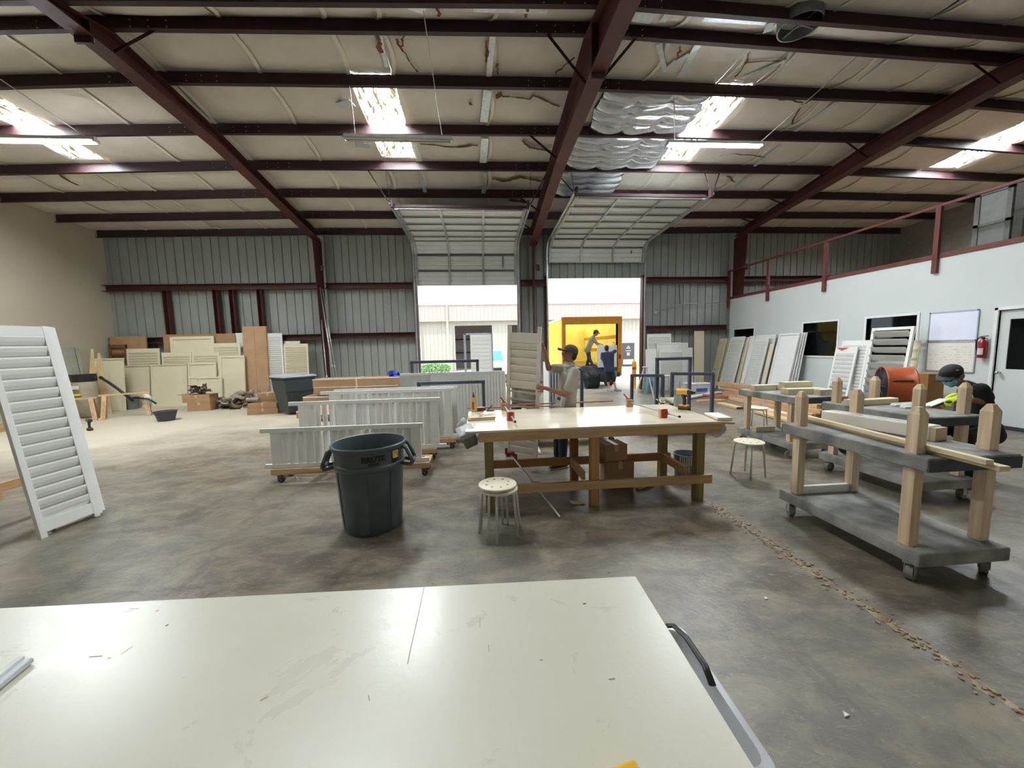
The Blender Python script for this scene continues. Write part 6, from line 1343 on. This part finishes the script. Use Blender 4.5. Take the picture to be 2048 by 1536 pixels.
def person(label, J, head, tone, shirt, pants, vox=.008, cap=None, hair=True, mask=False, gloves=None, shorts=False, shoe=None, sleeve=.62, collar=False, hands=None, loc=None, glasses=False, visor_up=.0, hem=.03):
    """J: world joints; head=(centre, forward, up)"""
    base = V(loc); r = thing('person', label, 'person', base)
    hc, hf, hu = V(head[0]), V(head[1]).normalized(), V(head[2]); hu = (hu - hf * hu.dot(hf)).normalized(); hs = hf.cross(hu)
    b = MB()
    # head
    ell(b, hc + hu * .028 - hf * .012, (hs, hf, hu), (.075, .094, .098)); ell(b, hc - hu * .035 + hf * .022, (hs, hf, hu), (.062, .066, .075)); capsule(b, hc - hu * .088 + hf * .052, hc - hu * .075 + hf * .02, .030, .045, 12)
    capsule(b, hc + hf * .082 + hu * .018, hc + hf * .102 - hu * .022, .008, .013, 8); capsule(b, hc + hf * .082 - hu * .024 - hs * .012, hc + hf * .082 - hu * .024 + hs * .012, .012, .012, 8)
    for s in (-1, 1):
        ell(b, hc + hs * s * .078 - hf * .006 - hu * .008, (hf, hs, hu), (.018, .009, .031), 10, 6); capsule(b, hc + hs * s * .045 + hf * .074 + hu * .03, hc + hs * s * .015 + hf * .084 + hu * .03, .010, .010, 8)
    capsule(b, hc - hu * .07 - hf * .02, (J['shL'] + J['shR']) / 2 + V((0, 0, .0)), .050, .046, 14)
    # limbs
    for S in 'LR':
        capsule(b, J['sh' + S], J['el' + S], .046, .038); capsule(b, J['el' + S], J['wr' + S], .038, .026)
        capsule(b, J['hip' + S], J['kn' + S], .078, .052); capsule(b, J['kn' + S], J['an' + S], .052, .035); capsule(b, J['kn' + S] * .6 + J['an' + S] * .4, J['kn' + S] * .55 + J['an' + S] * .45, .054, .05)
    capsule(b, J['shL'], J['shR'], .05); capsule(b, (J['shL'] + J['shR']) / 2, (J['hipL'] + J['hipR']) / 2, .072, .08)
    if hands:
        for S in 'LR':
            if S in hands and not (gloves and S in gloves): hand(b, J['wr' + S], *hands[S])
    fuse(b, 'body', tone, r, vox, 3, .45)
    # face details
    for s in (-1, 1):
        e = MB(); ell(e, hc + hs * s * .031 + hf * .083 + hu * .008, (hs, hf, hu), (.011, .006, .006), 10, 6); e.build('eye', M_eye, r, smooth=True, world=True)
        e = MB(); capsule(e, hc + hs * s * .046 + hf * .082 + hu * .031, hc + hs * s * .016 + hf * .094 + hu * .034, .005, .006, 6); e.build('eyebrow', M_hair, r, smooth=True, world=True)
    if not mask: e = MB(); capsule(e, hc - hs * .022 + hf * .088 - hu * .052, hc + hs * .022 + hf * .088 - hu * .052, .006, .006, 8); e.build('mouth', M_lip, r, smooth=True, world=True)
    if hair:
        e = MB(); ell(e, hc + hu * .034 - hf * .026, (hs, hf, hu), (.083, .094, .098)); ell(e, hc - hu * .03 - hf * .055, (hs, hf, hu), (.068, .052, .06)); fuse(e, 'hair', M_hair, r, .008, 4)
    if cap:
        e = MB(); ell(e, hc + hu * .050 - hf * .010, (hs, hf, hu), (.092, .110, .085)); fuse(e, 'cap', cap, r, .007, 4)
        vf = (hf + hu * visor_up).normalized(); vn = hs.cross(vf)
        def vis(u, v): 
            a = (u - .5) * 2; return hc + hu * .052 + hs * a * .078 + vf * (.075 + .105 * v * math.sqrt(max(0, 1 - .55 * a * a))) - vn * 0 - hu * (.022 * a * a + .012 * v)
        o = MB().grid(vis, 10, 5).build('cap_visor', cap, r, smooth=True, world=True); q = o.modifiers.new('t', 'SOLIDIFY'); q.thickness = .006
    if mask:
        e = MB(); ell(e, hc - hu * .04 + hf * .058, (hs, hf, hu), (.062, .050, .056)); fuse(e, 'face_mask', mat('surgical_blue', (96, 176, 214), .7, var=.1, stretch=(1, 1, 6), scale=12), r, .006, 2)
        for s in (-1, 1): MB().tube([hc - hu * .03 + hf * .06 + hs * s * .058, hc - hu * .015 + hs * s * .082], .003, 6).build('mask_loop', MATS['surgical_blue'], r, world=True)
    if glasses:
        for s in (-1, 1): MB().tube([hc + hs * s * .034 + hf * .096 + hu * .008 + hs * .024 * math.cos(t) + hu * .016 * math.sin(t) for t in [2 * math.pi * i / 12 for i in range(13)]], .0025, 6).tube([hc + hs * s * .058 + hf * .09 + hu * .012, hc + hs * s * .08 + hu * .004], .0025, 6).build('glasses', M_track, r, world=True)
    # shirt
    b = MB(); mid = (J['hipL'] + J['hipR']) / 2; shm = (J['shL'] + J['shR']) / 2; up = (shm - mid).normalized(); across = (J['shR'] - J['shL']).normalized(); fr = across.cross(up)
    for S in 'LR':
        e = J['sh' + S] + (J['el' + S] - J['sh' + S]) * sleeve; capsule(b, J['sh' + S], e, .068, .066); o_ = J['hip' + S] * .9 + mid * .1
        capsule(b, J['sh' + S] * .82 + shm * .18 - up * .06, J['hip' + S] + up * .02, .088, .098, 16); b.rings([b.ring(J['sh' + S] + (e - J['sh' + S]) * t, *(lambda d: (d.cross(V((.3, .5, .81))).normalized(), d.cross(d.cross(V((.3, .5, .81))).normalized())))((e - J['sh' + S]).normalized()), rr_, rr_, 14) for t, rr_ in ((.3, .062), (1.12, .064))])
    capsule(b, J['shL'] - up * .005, J['shR'] - up * .005, .066); capsule(b, shm - up * .1, mid + up * .08, .112, .115, 18, .95, across); capsule(b, shm + up * .01, shm + (hc - shm) * .36, .078, .060)
    capsule(b, J['hipL'] - up * .03, J['hipR'] - up * .03, .105); capsule(b, J['hipL'] - up * hem, J['hipR'] - up * hem, .124); capsule(b, J['hipL'] + up * .04, J['hipL'] - up * hem, .112, .118); capsule(b, J['hipR'] + up * .04, J['hipR'] - up * hem, .112, .118)
    fuse(b, 'shirt', shirt, r, max(vox, .009), 5)
    if collar:
        c = shm + (hc - shm) * .36; MB().rings([[c + across * rr_ * math.cos(t) + fr * rr_ * math.sin(t) + up * (z + .018 * math.sin(t)) for t in [2 * math.pi * i / 20 for i in range(20)]] for rr_, z in ((.080, -.022), (.072, .014), (.066, .014), (.07, -.012))], False).build('collar', shirt, r, smooth=True, world=True)
        MB().bar(shm + fr * .118 - up * .05, mid + fr * .125 + up * .1, .004, .03, fr).build('placket', shirt, r, world=True)
    # trousers
    b = MB(); capsule(b, J['hipL'], J['hipR'], .104)
    for S in 'LR':
        capsule(b, J['hip' + S], J['kn' + S], .092, .074 if not shorts else .088)
        if not shorts: capsule(b, J['kn' + S], J['an' + S] + V((0, 0, .03)), .072, .058)
    fuse(b, 'shorts' if shorts else 'trousers', pants, r, max(vox, .009), 5)
    # shoes
    for S in 'LR':
        if 'toe' + S in J:
            a, t = J['an' + S], J['toe' + S]; d = (t - a); d.z = 0; d.normalize(); g = V((a.x, a.y, J['gz'] if 'gz' in J else 0)); e = MB()
            capsule(e, g - d * .04 + V((0, 0, .045)), g + d * .06 + V((0, 0, .045)), .043, .046, 12, 1.0); capsule(e, g + d * .06 + V((0, 0, .034)), g + d * .17 + V((0, 0, .032)), .046, .036, 12, .8, d.cross(V((0, 0, 1)))); capsule(e, g + V((0, 0, .05)), a + V((0, 0, .02)), .044, .046)
            fuse(e, 'shoe', shoe or mat('dark_shoe', (44, 40, 40), .6), r, .008, 3); MB().box(g + d * .065 + V((0, 0, .010)), (.29, .088, .02), Matrix.Rotation(math.atan2(d.y, d.x), 3, 'Z')).build('sole', mat('shoe_sole', (150, 144, 136), .7), r, world=True, bevel=.008)
    return r
def K(**k): return {a: V(b) if a != 'gz' else b for a, b in k.items()}
# ---- the worker at the table, facing the shutter
Jw = K(shL=PY(1150, 745, 4.93), shR=PY(1130, 737, 5.20), elL=PY(1130, 789, 4.86), wrL=PY(1090, 776, 4.84), elR=PY(1097, 737, 5.14), wrR=PY(1088, 697, 5.02),
       hipL=V((1.20, 5.0, .93)), hipR=V((1.16, 5.20, .93)), knL=V((1.12, 4.98, .50)), knR=V((1.10, 5.22, .50)), anL=V((1.10, 4.95, .09)), anR=V((1.08, 5.2, .09)), toeL=V((.92, 4.9, 0)), toeR=V((.90, 5.15, 0)))
hcw = PY(1139, 708, 5.07)
M_shw = mat('light_grey_shirt', (160, 155, 145), .85, var=.08, scale=6, bump=.3, bscale=9); M_jean = mat('dark_blue_jeans', (30, 36, 54), .85, var=.2, scale=20); M_cap1 = mat('olive_cap', (72, 66, 54), .8)
person('worker in a pale short-sleeved shirt and olive cap holding the tall shutter', Jw, (hcw, (-1, -.12, .18), (-.15, 0, 1)), M_skin, M_shw, M_jean, .0065, cap=M_cap1, collar=True, glasses=True, sleeve=.72, loc=(1.12, 5.08, 0), visor_up=.12, hem=.12,
       hands={'L': ((-1, .03, .10), (.1, 1, .25), 1.0, .95, 1), 'R': ((-.35, -.1, .95), (-.9, -.2, -.25), 1.0, .75, -1)})
# ---- the shutter he holds
bL, bR = PZ(1012, 924), PZ(1074, 932); xd = (bR - bL); bm0 = (bL + bR) / 2; tm = (PY(1083, 642, 4.95) + PY(1016, 651, 5.08)) / 2; upd = tm - bm0
hs_ = shutter('held_shutter', 'tall unpainted-looking shutter held upright behind the work table', xd.length, upd.length - .13, mat('primer_grey_shutter', (206, 200, 186), .5, var=.03), t=.034, st=.05, rt=.13, rb=.16, n=15, tilt=.16, horn=.09, opens=(5, 6, 7, 8), mids=())
pose(hs_, bm0, xd, upd)
# ---- a second worker hidden behind that shutter
Jh = K(shL=V((.86, 5.82, 1.36)), shR=V((.50, 5.86, 1.36)), elL=V((.93, 5.70, 1.08)), wrL=V((.86, 5.48, .96)), elR=V((.42, 5.72, 1.1)), wrR=V((.52, 5.50, 1.1)), hipL=V((.77, 5.86, .90)), hipR=V((.59, 5.86, .90)), knL=V((.82, 5.82, .48)), knR=V((.50, 5.82, .48)), anL=V((.86, 5.82, .09)), anR=V((.42, 5.82, .09)), toeL=V((.88, 5.6, 0)), toeR=V((.38, 5.6, 0)))
person('worker in a grey shirt standing hidden behind the held shutter', Jh, (V((.66, 5.80, 1.56)), (-.1, -1, -.1), (0, 0, 1)), M_skin, mat('mid_grey_shirt', (150, 148, 140), .85), mat('grey_trousers', (70, 70, 74), .85), .009, sleeve=.75, loc=(.66, 5.84, 0), shoe=mat('pale_trainers', (196, 192, 184), .6), hands={'L': ((-.2, -1, 0), (-1, 0, 0), 1, .8, 1), 'R': ((.2, -1, 0), (1, 0, 0), 1, .8, -1)})
# ---- the seated worker in a mask
hm = PY(1904, 752, 3.80)
Js = K(shL=PY(1962, 778, 3.62), shR=PY(1930, 782, 3.98), elL=PY(1978, 806, 3.62), wrL=PY(1922, 796, 3.62), elR=PY(1935, 812, 4.05), wrR=PY(1902, 796, 3.86), hipL=V((5.78, 3.68, .60)), hipR=V((5.78, 3.92, .60)), knL=V((5.36, 3.60, .58)), knR=V((5.36, 3.98, .58)), anL=V((5.42, 3.60, .09)), anR=V((5.42, 3.98, .09)), toeL=V((5.2, 3.6, 0)), toeR=V((5.2, 3.98, 0)))
M_blackc = mat('black_tshirt', (30, 31, 34), .85, var=.15); M_blackp = mat('black_trousers', (22, 22, 24), .85); M_cap2 = mat('black_cap', (24, 25, 30), .75)
ps_ = person('seated worker in black with a cap, blue face mask and yellow gloves', Js, (hm, (-1, -.10, -.55), (-.5, 0, 1)), M_skin, M_blackc, M_blackp, .0065, cap=M_cap2, mask=True, sleeve=.6, loc=(5.7, 3.8, 0), gloves='LR')
for S, f, n, th in (('L', (-1, .1, -.15), (0, .2, -1), 1), ('R', (-1, -.2, -.2), (0, -.2, -1), -1)):
    g = MB(); hand(g, Js['wr' + S], f, n, 1.12, .55, th); capsule(g, Js['wr' + S] - V(f).normalized() * .07, Js['wr' + S] + V(f).normalized() * .03, .044, .038); fuse(g, 'glove', mat('hi_vis_glove', (206, 226, 40), .7), ps_, .0065, 2, .4)
    g = MB(); q = Js['wr' + S] + V(f).normalized() * .075 - V((0, 0, .022)); capsule(g, q, q + V(f).normalized() * .05, .03, .032, 12, .5, V((0, 1, 0))); g.build('glove_palm', mat('grey_rubber_palm', (64, 64, 70), .7), ps_, smooth=True, world=True)
cl = hm + V((-.075, -.05, .05)); MB().box(hm + V((-.062, -.088, .075)), (.035, .004, .012)).build('cap_badge', mat('white_badge', (230, 230, 232), .5), ps_, world=True)
stool('dark stool under the seated worker', (5.78, 3.8, 0), .2, .47, .17, False); bpy.data.objects[[o.name for o in bpy.data.objects if o.name.startswith('round_stool')][-1]]['label'] = 'round stool under the seated masked worker'
p = Js['wrR'] + V((-.17, -.02, -.03)); o = thing('sanding_block', 'slim dark-edged sanding board held by the masked worker', 'sanding board', p); MB().bar((-.2, -.02, -.05), (.06, 0, .02), .09, .014).build('board', M_shut, o); MB().bar((-.2, -.02, -.066), (.06, 0, .004), .09, .012).build('abrasive', mat('abrasive_maroon', (60, 20, 22), .9), o)
# ---- men loading the truck
zt_ = tzb; Yt = 14.95
Ja = K(shL=PY(1184, 675, Yt + .16), shR=PY(1187, 677, Yt - .16), elL=PY(1192, 685, Yt + .16), wrL=PY(1200, 688, Yt + .05), elR=PY(1194, 689, Yt - .18), wrR=PY(1203, 694, Yt - .2), hipL=PY(1175, 699, Yt + .09), hipR=PY(1176, 699, Yt - .09), knL=PY(1178, 717, Yt + .1), knR=PY(1179, 718, Yt - .1))
Ja['anL'] = V((PY(1176, 730, Yt).x, Yt + .1, zt_ + .09)); Ja['anR'] = V((PY(1182, 730, Yt).x, Yt - .12, zt_ + .09)); Ja['toeL'] = Ja['anL'] + V((.2, 0, 0)); Ja['toeR'] = Ja['anR'] + V((.2, 0, 0)); Ja['gz'] = zt_
person('man in grey shirt and jeans bending over inside the truck', Ja, (PY(1192, 666, Yt - .03), (1, -.1, -.35), (.3, 0, 1)), M_skin2, mat('grey_tshirt', (158, 156, 156), .85), mat('blue_jeans', (58, 78, 104), .85, var=.2), .011, cap=mat('maroon_cap', (110, 72, 72), .8), loc=(Ja['anL'].x, Yt, zt_), hands={'L': ((1, 0, -.2), (0, -.5, -1), 1, .4, -1), 'R': ((1, .1, -.2), (0, .5, -1), 1, .4, 1)})
Yb = 13.30
Jb = K(shL=PY(1205, 708, Yb), shR=PY(1225, 706, Yb + .03), elL=PY(1204, 722, Yb + .22), wrL=PY(1210, 712, Yb + .42), elR=PY(1233, 700, Yb + .12), wrR=PY(1230, 690, Yb + .25), hipL=PY(1214, 738, Yb), hipR=PY(1223, 738, Yb), knL=PY(1216, 760, Yb), knR=PY(1227, 760, Yb - .05), anL=V((PY(1218, 780, Yb).x, Yb, .09)), anR=V((PY(1230, 780, Yb).x, Yb - .08, .09)))
Jb['toeL'] = Jb['anL'] + V((.03, -.2, 0)); Jb['toeR'] = Jb['anR'] + V((.18, -.05, 0))
person('man in navy shirt and black shorts reaching up behind the truck', Jb, (PY(1213, 697, Yb), (.2, 1, .1), (0, 0, 1)), M_skin2, mat('navy_tshirt', (48, 56, 84), .85), mat('black_shorts', (28, 28, 32), .85), .011, shorts=True, loc=(Jb['anL'].x, Yb, 0), shoe=mat('grey_trainers', (150, 144, 140), .6), hands={'L': ((.3, .8, .4), (1, 0, 0), 1, .4, 1), 'R': ((-.1, .5, 1), (-1, .2, 0), 1, .5, -1)})
